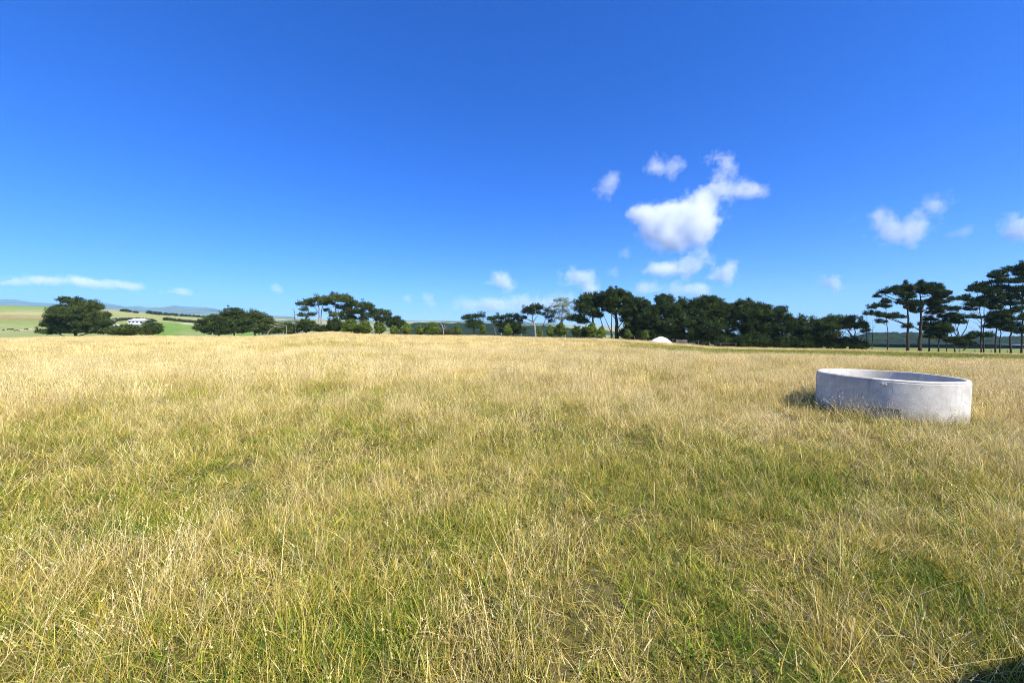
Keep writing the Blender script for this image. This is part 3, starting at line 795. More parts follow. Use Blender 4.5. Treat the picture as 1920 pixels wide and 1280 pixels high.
rp('right of two slim straight pines close together', 1846, [(1843, 534, 5, 3), (1848, 540, 9, 4), (1852, 550, 8, 3), (1850, 559, 10, 2.5), (1854, 572, 10, 2.5), (1838, 595, 8, 2), (1852, 595, 7, 2), (1840, 629, 14, 3)], 0.20, [(1846, 600)])
rp('bushy dark pine with foliage low on its stem, left of the tallest pair', 1868, [(1864, 560, 12, 3), (1870, 566, 14, 4), (1862, 576, 10, 3), (1868, 590, 12, 6), (1872, 602, 16, 8), (1862, 612, 11, 5), (1878, 612, 12, 7), (1884, 598, 9, 6), (1866, 550, 9, 3)], 0.22, [(1868, 625), (1869, 595)])
rp('thin companion stem beside the bushy dark pine', 1876, [(1876, 578, 8, 3), (1880, 588, 9, 4), (1890, 606, 8, 5), (1886, 618, 9, 4)], 0.16, [(1876, 625)])
rp('left of the tallest pair of pines at the right border', 1897, [(1886, 506, 6, 4), (1876, 511, 9, 3), (1864, 518, 9, 3), (1882, 517, 12, 4), (1872, 528, 12, 4), (1890, 528, 12, 4), (1880, 540, 14, 4), (1864, 546, 10, 3), (1898, 545, 14, 5), (1886, 555, 14, 4), (1904, 560, 10, 4), (1896, 570, 10, 3), (1906, 583, 9, 2), (1888, 584, 8, 2), (1908, 598, 10, 2)], 0.26, [(1897, 620), (1896, 575)])
rp('right of the tallest pair of pines, cut by the picture border', 1916, [(1916, 498, 9, 4), (1907, 504, 8, 4), (1924, 506, 12, 5), (1914, 514, 14, 4), (1924, 524, 12, 4), (1910, 528, 8, 3), (1922, 542, 12, 4), (1914, 554, 10, 3), (1925, 568, 12, 3), (1914, 578, 8, 2), (1926, 590, 12, 3), (1910, 610, 8, 4), (1914, 622, 10, 6), (1930, 618, 12, 5)], 0.26, [(1916, 625), (1917, 575)])

# tree clumps and hedges on the pasture hill
def hill_bush(name, label, cat, pts, rx, ry, leaf, tone=0.4, group=None, dk=0.8):
    p0 = on_hill(*pts[0])
    root = empty(name, p0)
    tag(root, label, cat, group)
    s = p0.y / F
    cs = []
    for (px, py) in pts:
        p = np.array(on_hill(px, py))
        n = int(26)
        d = rng.normal(size=(n, 3)); d /= np.linalg.norm(d, axis=1)[:, None]
        d[:, 2] = np.abs(d[:, 2])
        cs.append(p + d * np.array((rx * s, rx * s * 0.7, ry * s)) * rng.uniform(0.5, 1, (n, 1)))
    cs = np.concatenate(cs)
    tri, tn = leaf_clumps(cs, cs.mean(0) - np.array((0, 0, 1)), 1.1, 18, 0.9, 0.45, 0.4, tone)
    b = MB(); b.tris(tri)
    o = b.build('crown', leaf, root, loc=p0)
    o.data.attributes.new('tone', 'FLOAT', 'POINT').data.foreach_set('value', tn.astype(np.float32))
    t = MB(); t.tube([p0 - Vector((0, 0, 0.5)), p0 + Vector((0, 0, ry * s * 0.6))], [0.35, 0.15], 5)
    t.build('trunk', M_BARK, root, loc=p0)
    return root
GHT = 'tree clumps on the crest of the pasture hill'
hill_bush('tree_clump', 'rounded dark tree clump on the hill crest above the farmhouse, left one', 'trees', [(232, 584), (238, 584.3), (243, 585)], 5, 4.5, M_PINE, group=GHT)
hill_bush('tree_clump', 'small tree clump on the hill crest between the two rounded ones', 'trees', [(254, 586.5), (258, 587)], 3, 3, M_PINE, group=GHT)
hill_bush('tree_clump', 'rounded dark tree clump on the hill crest, the wider one above the hedge', 'trees', [(281, 588.5), (288, 589), (295, 590), (300, 590.5)], 6, 6, M_PINE, group=GHT)
hill_bush('tree_clump', 'grey tree clump on the hill crest right of the wider rounded one', 'trees', [(312, 591), (318, 591.5), (324, 591.5), (332, 592.5)], 4, 5, M_SCRUB, 0.1, group=GHT)
hill_bush('tree_clump', 'long thin tree line on the hill crest above the dark hedge', 'trees', [(342, 593), (350, 593.5), (358, 594), (366, 594.5), (374, 595), (382, 596)], 4, 4, M_PINE, 0.7, group=GHT)
hill_bush('hedge', 'long dark hedge slanting down the green paddock', 'hedge', [(311, 600), (315, 600.3), (320, 600.8), (325, 601.3), (330, 602), (336, 602.7), (342, 603.4), (348, 604), (354, 604.5), (360, 605), (366, 605.5), (372, 606), (378, 606.5), (384, 607)], 4, 4.5, M_PINE, 0.6)
hill_bush('hedge', 'dark hedge behind the farmhouse with the white roof', 'hedge', [(214, 602), (219, 602), (224, 601.7), (229, 601.2), (234, 600.7), (239, 600.5), (244, 600.7), (249, 601), (256, 600.5), (262, 600.5), (268, 601), (274, 601.5), (280, 602), (286, 603), (290, 603)], 3.6, 4.6, M_SCRUB, 0.1)
hill_bush('garden_tree', 'dark garden tree in front of the right end of the white farmhouse', 'tree', [(279, 608), (283, 607.5)], 5, 8, M_PINE, 0.5)
hill_bush('garden_tree', 'grey green garden shrub in front of the white farmhouse', 'tree', [(270, 609.5), (274, 609.5)], 4.5, 4.5, M_SCRUB, 0.4)

# ------------------------------------------------------------------ farm buildings
def house(name, label, cat, px, py, w, d, hw, hr, roof_m, wall_m, rz=0.0, windows=3):
    p = on_hill(px, py) if py < 626 else P(px, py, 120)
    root = empty(name, p)
    root.rotation_euler = (0, 0, rz)
    tag(root, label, cat, 'farm buildings on the pasture hill')
    b = MB(); b.box((0, 0, hw / 2 - 0.4), (w, d, hw + 0.8)); b.build('wall', wall_m, root)
    r = MB()
    ox, oy, t = w / 2 + 0.45, d / 2 + 0.45, 0.18
    hip = min(w, d) * 0.35
    v = [(-ox, -oy, hw), (ox, -oy, hw), (ox, oy, hw), (-ox, oy, hw), (-ox + hip, 0, hw + hr), (ox - hip, 0, hw + hr)]
    v2 = [(a, b_, c - t) for a, b_, c in v[:4]]
    r.add(v + v2, [(0, 1, 5, 4), (1, 2, 5), (2, 3, 4, 5), (3, 0, 4), (0, 6, 7, 1), (1, 7, 8, 2), (2, 8, 9, 3), (3, 9, 6, 0), (9, 8, 7, 6)])
    r.build('roof', roof_m, root)
    for k in range(windows):
        x = -w / 2 + w * (k + 0.5) / windows
        g = MB(); g.box((x, -d / 2 - 0.03, hw * 0.55), (min(1.6, w / windows * 0.55), 0.05, 1.1))
        g.build('window', M_GLASS, root)
    return root
house('farmhouse', 'white farmhouse with a long white hip roof behind dark garden trees', 'house', 262, 607, 11.5, 8, 2.6, 1.9, M_ROOFW, M_WALLW, 0.12, 4)
house('shed', 'long white shed with shaded front just below the farmhouse', 'shed', 257, 613, 7.4, 4, 2.0, 1.0, M_ROOFW, M_WALLG, 0.1, 1)
house('shed', 'white roofed shed between the big conifer and the low bush', 'shed', 222, 617, 8.0, 5, 2.2, 1.3, M_ROOFW, M_WALLW, -0.15, 2)
house('shed', 'small white building at the left end of the hedge', 'shed', 210, 605.5, 2.6, 3, 2.6, 0.8, M_ROOFW, M_WALLW, 0.1, 1)
house('shed', 'white shed glimpsed through the branches of the big conifer', 'shed', 119, 622, 7.0, 5, 2.2, 1.6, M_ROOFW, M_WALLW, 0.5, 1)
house('shed', 'low white shed between the two bushes, lowest of the farm', 'shed', 262, 624.5, 4.6, 3, 1.4, 0.7, M_ROOFW, M_WALLW, 0.05, 1)

# ------------------------------------------------------------------ grazing animals (one continuous body each, far off)
def animal_mesh(L, H, col_m, nm):
    bm = bmesh.new()
    vs = {}
    def jv(k, x, y, z, r): vs[k] = (bm.verts.new((x, y, z)), r)
    jv('hip', -0.42 * L, 0, 0.72 * H, 0.20 * H); jv('mid', 0, 0, 0.68 * H, 0.23 * H); jv('sho', 0.38 * L, 0, 0.72 * H, 0.21 * H)
    jv('neck', 0.56 * L, 0, 0.66 * H, 0.12 * H); jv('head', 0.74 * L, 0, 0.34 * H, 0.09 * H); jv('nose', 0.84 * L, 0, 0.16 * H, 0.055 * H)
    jv('tail', -0.55 * L, 0, 0.70 * H, 0.03 * H); jv('tail2', -0.58 * L, 0, 0.35 * H, 0.025 * H)
    for a, b in (('hip', 'mid'), ('mid', 'sho'), ('sho', 'neck'), ('neck', 'head'), ('head', 'nose'), ('hip', 'tail'), ('tail', 'tail2')): bm.edges.new((vs[a][0], vs[b][0]))
    for s, k in ((-1, 'l'), (1, 'r')):
        for root, x, bend in (('hip', -0.40, -0.06), ('sho', 0.36, 0.02)):
            q = root + k
            jv(q + 'a', x * L, s * 0.15 * H, 0.45 * H, 0.085 * H); jv(q + 'b', (x + bend) * L, s * 0.15 * H, 0.24 * H, 0.05 * H); jv(q + 'c', x * L, s * 0.15 * H, 0.0, 0.045 * H)
            bm.edges.new((vs[root][0], vs[q + 'a'][0])); bm.edges.new((vs[q + 'a'][0], vs[q + 'b'][0])); bm.edges.new((vs[q + 'b'][0], vs[q + 'c'][0]))
    me = bpy.data.meshes.new(nm)
    order = list(vs.values())
    bm.to_mesh(me); bm.free()
    o = bpy.data.objects.new('tmp_' + nm, me)
    COL.objects.link(o)
    md = o.modifiers.new('skin', 'SKIN')
    for i, (_, r) in enumerate(order): me.skin_vertices[0].data[i].radius = (r, r)
    me.skin_vertices[0].data[1].use_root = True
    o.modifiers.new('sub', 'SUBSURF').levels = 1
    dg = bpy.context.evaluated_depsgraph_get()
    out = bpy.data.meshes.new_from_object(o.evaluated_get(dg))
    out.name = nm
    out.materials.clear(); out.materials.append(col_m)
    bpy.data.objects.remove(o)
    return out
COWM = animal_mesh(1.7, 1.4, simple_mat('dark_hide', (0.02, 0.017, 0.015), (0.05, 0.04, 0.035), 2, 0.7), 'cow')
SHEEPM = animal_mesh(1.15, 0.95, simple_mat('pale_fleece', (0.48, 0.45, 0.38), (0.66, 0.62, 0.54), 4, 0.95), 'sheep')
for (px, py, kind, rz, lab) in (
        (7, 620, 0, 2.8, 'black cow grazing at the far left border'), (17, 619, 0, 0.3, 'black cow second from the left border, grazing'), (24, 618.8, 0, 3.0, 'black cow third from the left border, standing broadside'),
        (31, 621.5, 0, 0.8, 'black cow nearest to the pale sheep'),
        (41, 619.5, 1, 0.2, 'pale sheep leftmost of the small flock'), (47, 619.2, 1, 2.9, 'pale sheep second in the small flock'), (58, 618.8, 1, 0.4, 'pale sheep in the middle of the small flock'), (62, 619.4, 1, 3.0, 'pale sheep just right of the middle of the flock'),
        (67, 620.2, 1, 0.1, 'pale sheep second from the right in the flock'), (72, 619.2, 1, 2.6, 'pale sheep nearest the big conifer'), (49, 618.5, 0, 0.2, 'black cow behind the sheep flock')):
    p = on_hill(px, py)
    o = bpy.data.objects.new(('cow', 'sheep')[kind], (COWM, SHEEPM)[kind])
    COL.objects.link(o)
    o.location = p - Vector((0, 0, 0.12))
    o.rotation_euler = (0, 0, rz)
    tag(o, lab, ('cow', 'sheep')[kind], 'animals grazing on the pasture hill')

# ------------------------------------------------------------------ fences
def fence(label, posts, group, post_h=1.15, rad=0.07, wires=4, mat=M_TIMBER):
    base = None
    tops = []
    root = None
    for (px, Y) in posts:
        X = (px - 960) / F * Y
        z = float(land(X, Y))
        if root is None:
            root = empty('fence', (X, Y, z)); base = Vector((X, Y, z))
            tag(root, label, 'fence', group)
        b = MB(); ln = rng.normal(size=2) * 0.02
        b.tube([(X, Y, z - 0.4), (X + ln[0], Y + ln[1], z + post_h)], [rad, rad * 0.92], 7)
        b.build('post', mat, root, loc=base)
        tops.append(Vector((X, Y, z)))
    for k in range(wires):
        b = MB()
        h = post_h * (0.25 + 0.68 * k / max(wires - 1, 1))
        b.tube([t + Vector((0, -rad - 0.012, h)) for t in tops], 0.004, 4)
        b.build('wire', M_WIRE, root, loc=base)
fence('post and wire fence under the pines right of the white heap', [(1190, 83.2), (1212, 82), (1236, 81.5), (1262, 80.5), (1288, 80), (1310, 79), (1330, 78.3), (1352, 77.8), (1380, 77.6)], None, 1.2)
fence('pale post fence before the dense low conifer clump', [(360, 88), (399, 89), (442, 90), (489, 91.5), (531, 94)], None, 1.0, 0.10, 3, M_DEAD)
fence('post and wire fence behind the tallest pair of pines at right', [(1800, 92), (1830, 91), (1860, 90), (1890, 89), (1925, 88), (1960, 87)], None, 1.3, 0.09, 4)
fence('short post fence between young trees in the middle', [(940, 92.5), (977, 91.5), (1005, 90.5), (1026, 89.8), (1060, 89)], None, 1.0, 0.08, 3, M_DEAD)
# slatted hurdle under the pines
gx, gY = (1278 - 960) / F * 80.5, 80.5
gz = float(land(gx, gY))
gr = empty('gate', (gx, gY, gz))
tag(gr, 'grey slatted timber gate under the pines right of the white heap', 'gate')
for k in range(10):
    b = MB(); b.box((-1.05 + k * 0.235, 0, 0.62), (0.12, 0.03, 1.05 + 0.06 * math.sin(k * 2.1))); b.build('slat', M_TIMBER, gr)
for h in (0.3, 0.9):
    b = MB(); b.box((0, 0.045, h), (2.35, 0.05, 0.1)); b.build('rail', M_TIMBER, gr)

# ------------------------------------------------------------------ white heap
def heap():
    Y = 77.5
    X = (1239 - 960) / F * Y
    z = float(land(X, Y))
    n, m_ = 48, 16
    v, f = [], []
    for i in range(m_ + 1):
        t = i / m_
        rr = t * 2.15
        for k in range(n):
            a = 2 * math.pi * k / n
            w = 1 + 0.10 * math.sin(2 * a + 1) + 0.05 * math.sin(5 * a)
            h = 1.12 * (1 - t ** 2.0) * (1 + 0.05 * math.sin(3 * a + t * 5)) - 0.12 * t
            x, y = rr * w * math.cos(a), rr * w * math.sin(a) * 0.8
            v.append((x, y, h + 0.10 * (fbm(np.array(x * 1.6 + 9), np.array(y * 1.6), 5, 3) - 0.5)))
    for i in range(m_):
        for k in range(n):
            k2 = (k + 1) % n
            f.append((i * n + k, (i + 1) * n + k, (i + 1) * n + k2, i * n + k2))
    b = MB(); b.add(v, f)
    o = b.build('heap', simple_mat('white_lime', (0.66, 0.65, 0.62), (0.80, 0.79, 0.77), 2.2, 0.95, 0.1, 0.05), None, True)
    o.location = (X, Y, z + 0.25)
    tag(o, 'low white heap at the field edge in front of the dark pines', 'heap')
heap()

# ------------------------------------------------------------------ round concrete trough
TX, TY, TR, TH = 7.85, 8.02, 1.155, 0.775
TZ = float(land(TX, TY)) + 0.025
def trough():
    root = empty('water_trough', (TX, TY, TZ))
    root.rotation_euler = (0, R(0.9), 0)
    tag(root, 'large round pale concrete water trough standing in the long grass', 'trough')
    # concrete: pale, blotchy, water stained near the rim and the foot
    m, nt, o = new_mat('concrete')
    n1, n2, n3 = noise(nt, 2.2, 6, 0.65), noise(nt, 45, 3, 0.7), noise(nt, 1.4, 5, 0.6, stretch=(1, 1, 3.5))
    c = ramp(nt, n1, [(0.30, (0.38, 0.36, 0.30)), (0.52, (0.54, 0.51, 0.435)), (0.72, (0.68, 0.65, 0.565))])
    st = ramp(nt, n3, [(0.52, (1, 1, 1)), (0.72, (0.80, 0.80, 0.79))])
    c = mixc(nt, 0.8, c, st, 'MULTIPLY')
    pit = ramp(nt, n2, [(0.25, (0.72, 0.72, 0.72)), (0.36, (1, 1, 1))])
    c = mixc(nt, 0.45, c, pit, 'MULTIPLY')
    # hair cracks
    vo = nt.nodes.new('ShaderNodeTexVoronoi'); vo.feature = 'DISTANCE_TO_EDGE'; vo.inputs['Scale'].default_value = 2.3
    tc = nt.nodes.new('ShaderNodeTexCoord'); nz = nt.nodes.new('ShaderNodeTexNoise'); nz.inputs['Scale'].default_value = 4
    nt.links.new(tc.outputs['Object'], nz.inputs['Vector'])
    va = nt.nodes.new('ShaderNodeVectorMath'); va.operation = 'MULTIPLY_ADD'
    nt.links.new(nz.outputs['Color'], va.inputs[0]); va.inputs[1].default_value = (0.5, 0.5, 0.5); nt.links.new(tc.outputs['Object'], va.inputs[2])
    nt.links.new(va.outputs[0], vo.inputs['Vector'])
    crack = math_(nt, 'MULTIPLY', math_(nt, 'LESS_THAN', vo.outputs['Distance'], 0.006), math_(nt, 'GREATER_THAN', n1, 0.54))
    c = mixc(nt, math_(nt, 'MULTIPLY', crack, 0.6), c, (0.12, 0.11, 0.10))
    # mud splashed up the foot of the wall, drips below the rim
    sx = nt.nodes.new('ShaderNodeSeparateXYZ'); nt.links.new(tc.outputs['Object'], sx.inputs[0])
    n4 = noise(nt, 5.0, 5, 0.65)
    low = math_(nt, 'SUBTRACT', math_(nt, 'MULTIPLY', n4, 0.42), sx.outputs['Z'], True)
    c = mixc(nt, math_(nt, 'MULTIPLY', low, 4.0, True), c, (0.20, 0.165, 0.11))
    n5 = noise(nt, 9.0, 4, 0.6, stretch=(1, 1, 0.10))
    drip = math_(nt, 'MULTIPLY', math_(nt, 'SUBTRACT', n5, 0.56, True), 3.2, True)
    drip = math_(nt, 'MULTIPLY', drip, math_(nt, 'MULTIPLY', math_(nt, 'SUBTRACT', sx.outputs['Z'], 0.30, True), 1.8, True))
    c = mixc(nt, drip, c, (0.22, 0.215, 0.185))
    hgt = math_(nt, 'ADD', math_(nt, 'MULTIPLY', n2, 0.5), n1)
    principled(nt, o, c, 0.85, 0.2, hgt, 0.012, 0.5)
    nseg = 192
    toward = math.atan2(-TY, -TX)                  # the side that faces the camera
    # profile, outside bottom -> rim -> inside bottom
    prof = [(0.0, 0.0), (0.0, 0.03), (0.0, 0.225), (0.0, 0.5), (0.0, TH - 0.055), (-0.008, TH - 0.045), (-0.004, TH - 0.022), (-0.018, TH - 0.006), (-0.03, TH), (-0.058, TH), (-0.074, TH - 0.008), (-0.082, TH - 0.03), (-0.09, 0.4), (-0.10, 0.10)]
    v, f = [], []
    def notch(k):                                   # shallow recess cast in the foot of the wall
        a = (2 * math.pi * k / nseg - toward + math.pi) % (2 * math.pi) - math.pi
        return -0.22 < a < 0.16
    for k in range(nseg):
        a = 2 * math.pi * k / nseg
        wob = 0.004 * math.sin(3 * a + 0.6)
        for i, (dr, z) in enumerate(prof):
            r_ = TR + dr + wob
            v.append((r_ * math.cos(a), r_ * math.sin(a), z + (0.003 * math.sin(4 * a) if z > 0.4 else 0)))
    np_ = len(prof)
    for k in range(nseg):
        k2 = (k + 1) % nseg
        for i in range(np_ - 1):
            if notch(k) and i in (0, 1): continue
            f.append((k * np_ + i, k2 * np_ + i, k2 * np_ + i + 1, k * np_ + i + 1))
    b = MB(); b.add(v, f)
    # walls of the recess
    rec = [k for k in range(nseg) if notch(k)]
    run = []
    ks = sorted(rec, key=lambda k: (2 * math.pi * k / nseg - toward + math.pi) % (2 * math.pi))
    ring = ks + [(ks[-1] + 1) % nseg]
    dep = 0.055
    rv = []
    for k in ring:
        a = 2 * math.pi * k / nseg
        wob = 0.004 * math.sin(3 * a + 0.6)
        for rr, z in ((TR + wob, 0.0), (TR + wob - dep, 0.0), (TR + wob - dep, 0.225), (TR + wob, 0.225)):
            rv.append((rr * math.cos(a), rr * math.sin(a), z))
    rf = []
    for i in range(len(ring) - 1):
        a0, a1 = i * 4, (i + 1) * 4
        rf += [(a0 + 1, a1 + 1, a1 + 2, a0 + 2), (a0 + 2, a1 + 2, a1 + 3, a0 + 3)]
    e = (len(ring) - 1) * 4
    rf += [(0, 1, 2, 3), (e + 3, e + 2, e + 1, e)]
    b.add(rv, rf)
    w = b.build('wall', m, root, True)
    w.data.polygons.foreach_set('use_smooth', [True] * len(w.data.polygons))
    w.modifiers.new('edges', 'EDGE_SPLIT').split_angle = R(35)
    fl = MB()
    pts = [((TR - 0.09) * math.cos(2 * math.pi * k / 64), (TR - 0.09) * math.sin(2 * math.pi * k / 64), 0.11) for k in range(64)]
    fl.add(pts, [tuple(range(64))])
    fl.build('floor', m, root)
    # cast lifting lug just under the rim
    a = toward - 0.03
    lg = MB()
    q = []
    for (dr, dz, hw_) in ((-0.01, -0.08, 0.04), (0.022, -0.075, 0.032), (0.028, -0.10, 0.028), (-0.01, -0.13, 0.03)):
        for s in (-1, 1):
            rr = TR + dr
            q.append((rr * math.cos(a) - s * hw_ * math.sin(a), rr * math.sin(a) + s * hw_ * math.cos(a), TH + dz))
    lg.add(q, [(0, 1, 3, 2), (2, 3, 5, 4), (4, 5, 7, 6), (0, 2, 4, 6), (1, 7, 5, 3)])
    lg.build('lug', m, root)
    # grey cover plate set in the recess
    cp = MB()
    arc = ring[2:-2]
    cv = []
    for k in arc:
        a = 2 * math.pi * k / nseg
        for rr, z in ((TR - dep + 0.012, 0.02), (TR - dep + 0.012, 0.205)):
            cv.append((rr * math.cos(a), rr * math.sin(a), z))
    cp.add(cv, [(2 * i, 2 * i + 2, 2 * i + 3, 2 * i + 1) for i in range(len(arc) - 1)])
    cp.build('cover_plate', simple_mat('grey_plate', (0.33, 0.315, 0.27), (0.46, 0.44, 0.385), 9, 0.8), root)
trough()

# ------------------------------------------------------------------ unseen timber shed added right of the frame so its eave shades the corner
def added_shade_shed():
    a = R(15)
    root = empty('shed', (4.52, -0.42, float(land(4.6, 0.0))))
    root.rotation_euler = (0, 0, a)
    tag(root, 'added small weathered board shed, unseen outside the right border, casting the corner shadow', 'shed')
    W, D, H = 2.2, 1.8, 2.0
    for k in range(11):
        for y in (-D / 2, D / 2):
            b = MB(); b.box((-W / 2 + 0.1 + k * 0.2, y, H / 2 + 0.004 * (k % 2)), (0.19, 0.022, H)); b.build('board', M_TIMBER, root)
    for k in range(9):
        for x in (-W / 2 - 0.02, W / 2 + 0.02):
            b = MB(); b.box((x, -D / 2 + 0.1 + k * 0.2, H / 2), (0.022, 0.19, H)); b.build('board', M_TIMBER, root)
    b = MB()
    n = 56
    x = np.linspace(-W / 2 - 0.16, W / 2 + 0.16, n)
    zc = 0.012 * np.sin(np.arange(n) * math.pi / 2)
    v = [(x[i], -D / 2 - 0.2, H + 0.18 + zc[i]) for i in range(n)] + [(x[i], D / 2 + 0.2, H + 0.02 + zc[i]) for i in range(n)]
    v += [(p[0], p[1], p[2] - 0.012) for p in v]
    f = [(i, i + 1, n + i + 1, n + i) for i in range(n - 1)] + [(2 * n + i + 1, 2 * n + i, 3 * n + i, 3 * n + i + 1) for i in range(n - 1)]
    b.add(v, f)
    b.build('roof', M_WALLG, root)
added_shade_shed()

# ------------------------------------------------------------------ grass
def blades(n, spread, h, w, lean, curve, seg, dry, dry_j, flat=0.0, head=0.0):
    """one tuft: returns (verts, faces, colour) - colour = (height along blade, dryness offset, random)"""
    V, Fc, C = [], [], []
    k0 = 0
    for _ in range(n):
        a = random.uniform(0, 2 * math.pi)
        rr = spread * math.sqrt(random.random())
        bx, by = rr * math.cos(a), rr * math.sin(a)
        H = random.uniform(*h)
        wd = random.uniform(*w)
        az = random.uniform(0, 2 * math.pi)
        ln = abs(random.gauss(0, lean)) + flat
        cv = random.uniform(0.2, 1.0) * curve
        dx, dy = math.cos(az), math.sin(az)
        tw = random.uniform(0, math.pi)
        sx, sy = math.cos(tw), math.sin(tw)
        dr = min(1, max(0, random.gauss(dry, dry_j)))
        rd = random.random()
        x, y, z = bx, by, -0.02
        ang = ln
        step = H / seg
        for i in range(seg + 1):
            t = i / seg
            ww = wd * (1 - t ** 1.6) * 0.5 + (0.0006 if head == 0 else wd * 0.35)
            V += [(x - sx * ww, y - sy * ww, z), (x + sx * ww, y + sy * ww, z)]
            C += [(t, dr, rd, 1)] * 2
            if i:
                b = k0 + 2 * i
                Fc.append((b - 2, b - 1, b + 1, b))
            ang = min(ang + cv / seg, 1.62)
            x += math.sin(ang) * dx * step; y += math.sin(ang) * dy * step; z += max(math.cos(ang), -0.05) * step
        k0 += 2 * (seg + 1)
        if head > 0:                                   # seed head: short spikelets up the top of the stem
            hl = H * random.uniform(0.14, 0.24)
            for q in range(7):
                t = q / 6
                px_, py_, pz_ = x - math.sin(ang) * dx * hl * (1 - t), y - math.sin(ang) * dy * hl * (1 - t), z - math.cos(ang) * hl * (1 - t)
                s = random.uniform(0, 2 * math.pi)
                o = head * (1.1 - 0.6 * t)
                ex, ey = math.cos(s) * o * 1.4, math.sin(s) * o * 1.4
                V += [(px_, py_, pz_), (px_ + ex, py_ + ey, pz_ + o * 1.2), (px_ + math.sin(ang) * dx * o * 2.6, py_ + math.sin(ang) * dy * o * 2.6, pz_ + o * 3.0)]
                C += [(1, min(1, dr + 0.08), rd, 1)] * 3
                Fc.append((k0, k0 + 1, k0 + 2))
                k0 += 3
    return V, Fc, C

def grass_mat():
    m, nt, o = new_mat('meadow_grass')
    inst = nt.nodes.new('ShaderNodeAttribute'); inst.attribute_type = 'INSTANCER'; inst.attribute_name = 'dry'
    rnd = nt.nodes.new('ShaderNodeAttribute'); rnd.attribute_type = 'INSTANCER'; rnd.attribute_name = 'rnd'
    bl = nt.nodes.new('ShaderNodeAttribute'); bl.attribute_name = 'blade'
    sp = nt.nodes.new('ShaderNodeSeparateColor')
    nt.links.new(bl.outputs['Color'], sp.inputs[0])
    d = math_(nt, 'ADD', inst.outputs['Fac'], math_(nt, 'MULTIPLY', math_(nt, 'SUBTRACT', sp.outputs[1], 0.5), 1.15))
    d = math_(nt, 'ADD', d, math_(nt, 'MULTIPLY', math_(nt, 'SUBTRACT', sp.outputs[0], 0.45), 0.22), True)
    c = ramp(nt, d, [(0.0, (0.105, 0.175, 0.014)), (0.20, (0.215, 0.285, 0.022)), (0.40, (0.400, 0.365, 0.042)), (0.60, (0.490, 0.375, 0.070)), (0.82, (0.530, 0.388, 0.090)), (1.0, (0.780, 0.630, 0.290))])
    v = math_(nt, 'ADD', 0.36, math_(nt, 'MULTIPLY', math_(nt, 'ADD', sp.outputs[2], rnd.outputs['Fac']), 0.64))
    cc = nt.nodes.new('ShaderNodeVectorMath'); cc.operation = 'SCALE'
    nt.links.new(c, cc.inputs[0]); nt.links.new(v, cc.inputs['Scale'])
    b = nt.nodes.new('ShaderNodeBsdfPrincipled')
    b.inputs['Roughness'].default_value = 0.5
    b.inputs['Specular IOR Level'].default_value = 0.3
    nt.links.new(cc.outputs[0], b.inputs['Base Color'])
    t = nt.nodes.new('ShaderNodeBsdfTranslucent')
    nt.links.new(cc.outputs[0], t.inputs['Color'])
    mx = nt.nodes.new('ShaderNodeMixShader'); mx.inputs[0].default_value = 0.20
    nt.links.new(b.outputs[0], mx.inputs[1]); nt.links.new(t.outputs[0], mx.inputs[2])
    nt.links.new(mx.outputs[0], o.inputs['Surface'])
    return m
M_GRASS = grass_mat()

protos = []
def proto(*args, **kw):
    V, Fc, C = blades(*args, **kw)
    me = bpy.data.meshes.new('grass_tuft')
    me.from_pydata(V, [], Fc)
    a = me.attributes.new('blade', 'FLOAT_COLOR', 'POINT')
    a.data.foreach_set('color', np.array(C, np.float32).ravel())
    me.materials.append(M_GRASS)
    protos.append(bpy.data.objects.new('grass_tuft', me))
    return len(protos) - 1
T_TURF = [proto(52, 0.12, (0.04, 0.13), (0.0014, 0.0036), 0.50, 1.2, 3, 0.36, 0.28) for _ in range(6)]
T_MED = [proto(42, 0.12, (0.07, 0.23), (0.0011, 0.0025), 0.30, 0.9, 3, 0.56, 0.28) for _ in range(6)]
T_STALK = [proto(11, 0.15, (0.18, 0.42), (0.0012, 0.0020), 0.20, 0.45, 4, 0.78, 0.15, head=0.0042) for _ in range(6)]
T_LIE = [proto(8, 0.18, (0.25, 0.60), (0.0014, 0.0026), 0.35, 0.5, 4, 0.95, 0.12, flat=0.8) for _ in range(5)]
T_LEAF = [proto(12, 0.07, (0.06, 0.15), (0.006, 0.012), 0.6, 1.2, 4, 0.12, 0.10) for _ in range(3)]
T_THATCH = [proto(40, 0.17, (0.05, 0.16), (0.0012, 0.0028), 0.3, 0.4, 2, 0.60, 0.25, flat=1.05) for _ in range(5)]
T_MIDP = [proto(140, 0.34, (0.12, 0.36), (0.003, 0.0065), 0.28, 0.8, 3, 0.54, 0.26) for _ in range(4)]
T_MIDS = [proto(44, 0.36, (0.28, 0.54), (0.0025, 0.0045), 0.16, 0.4, 3, 0.82, 0.13, head=0.007) for _ in range(4)]
T_FAR = [proto(150, 0.75, (0.18, 0.42), (0.010, 0.019), 0.28, 0.7, 2, 0.58, 0.24) for _ in range(4)]
T_FARS = [proto(56, 0.75, (0.34, 0.60), (0.006, 0.012), 0.18, 0.4, 2, 0.84, 0.12) for _ in range(3)]

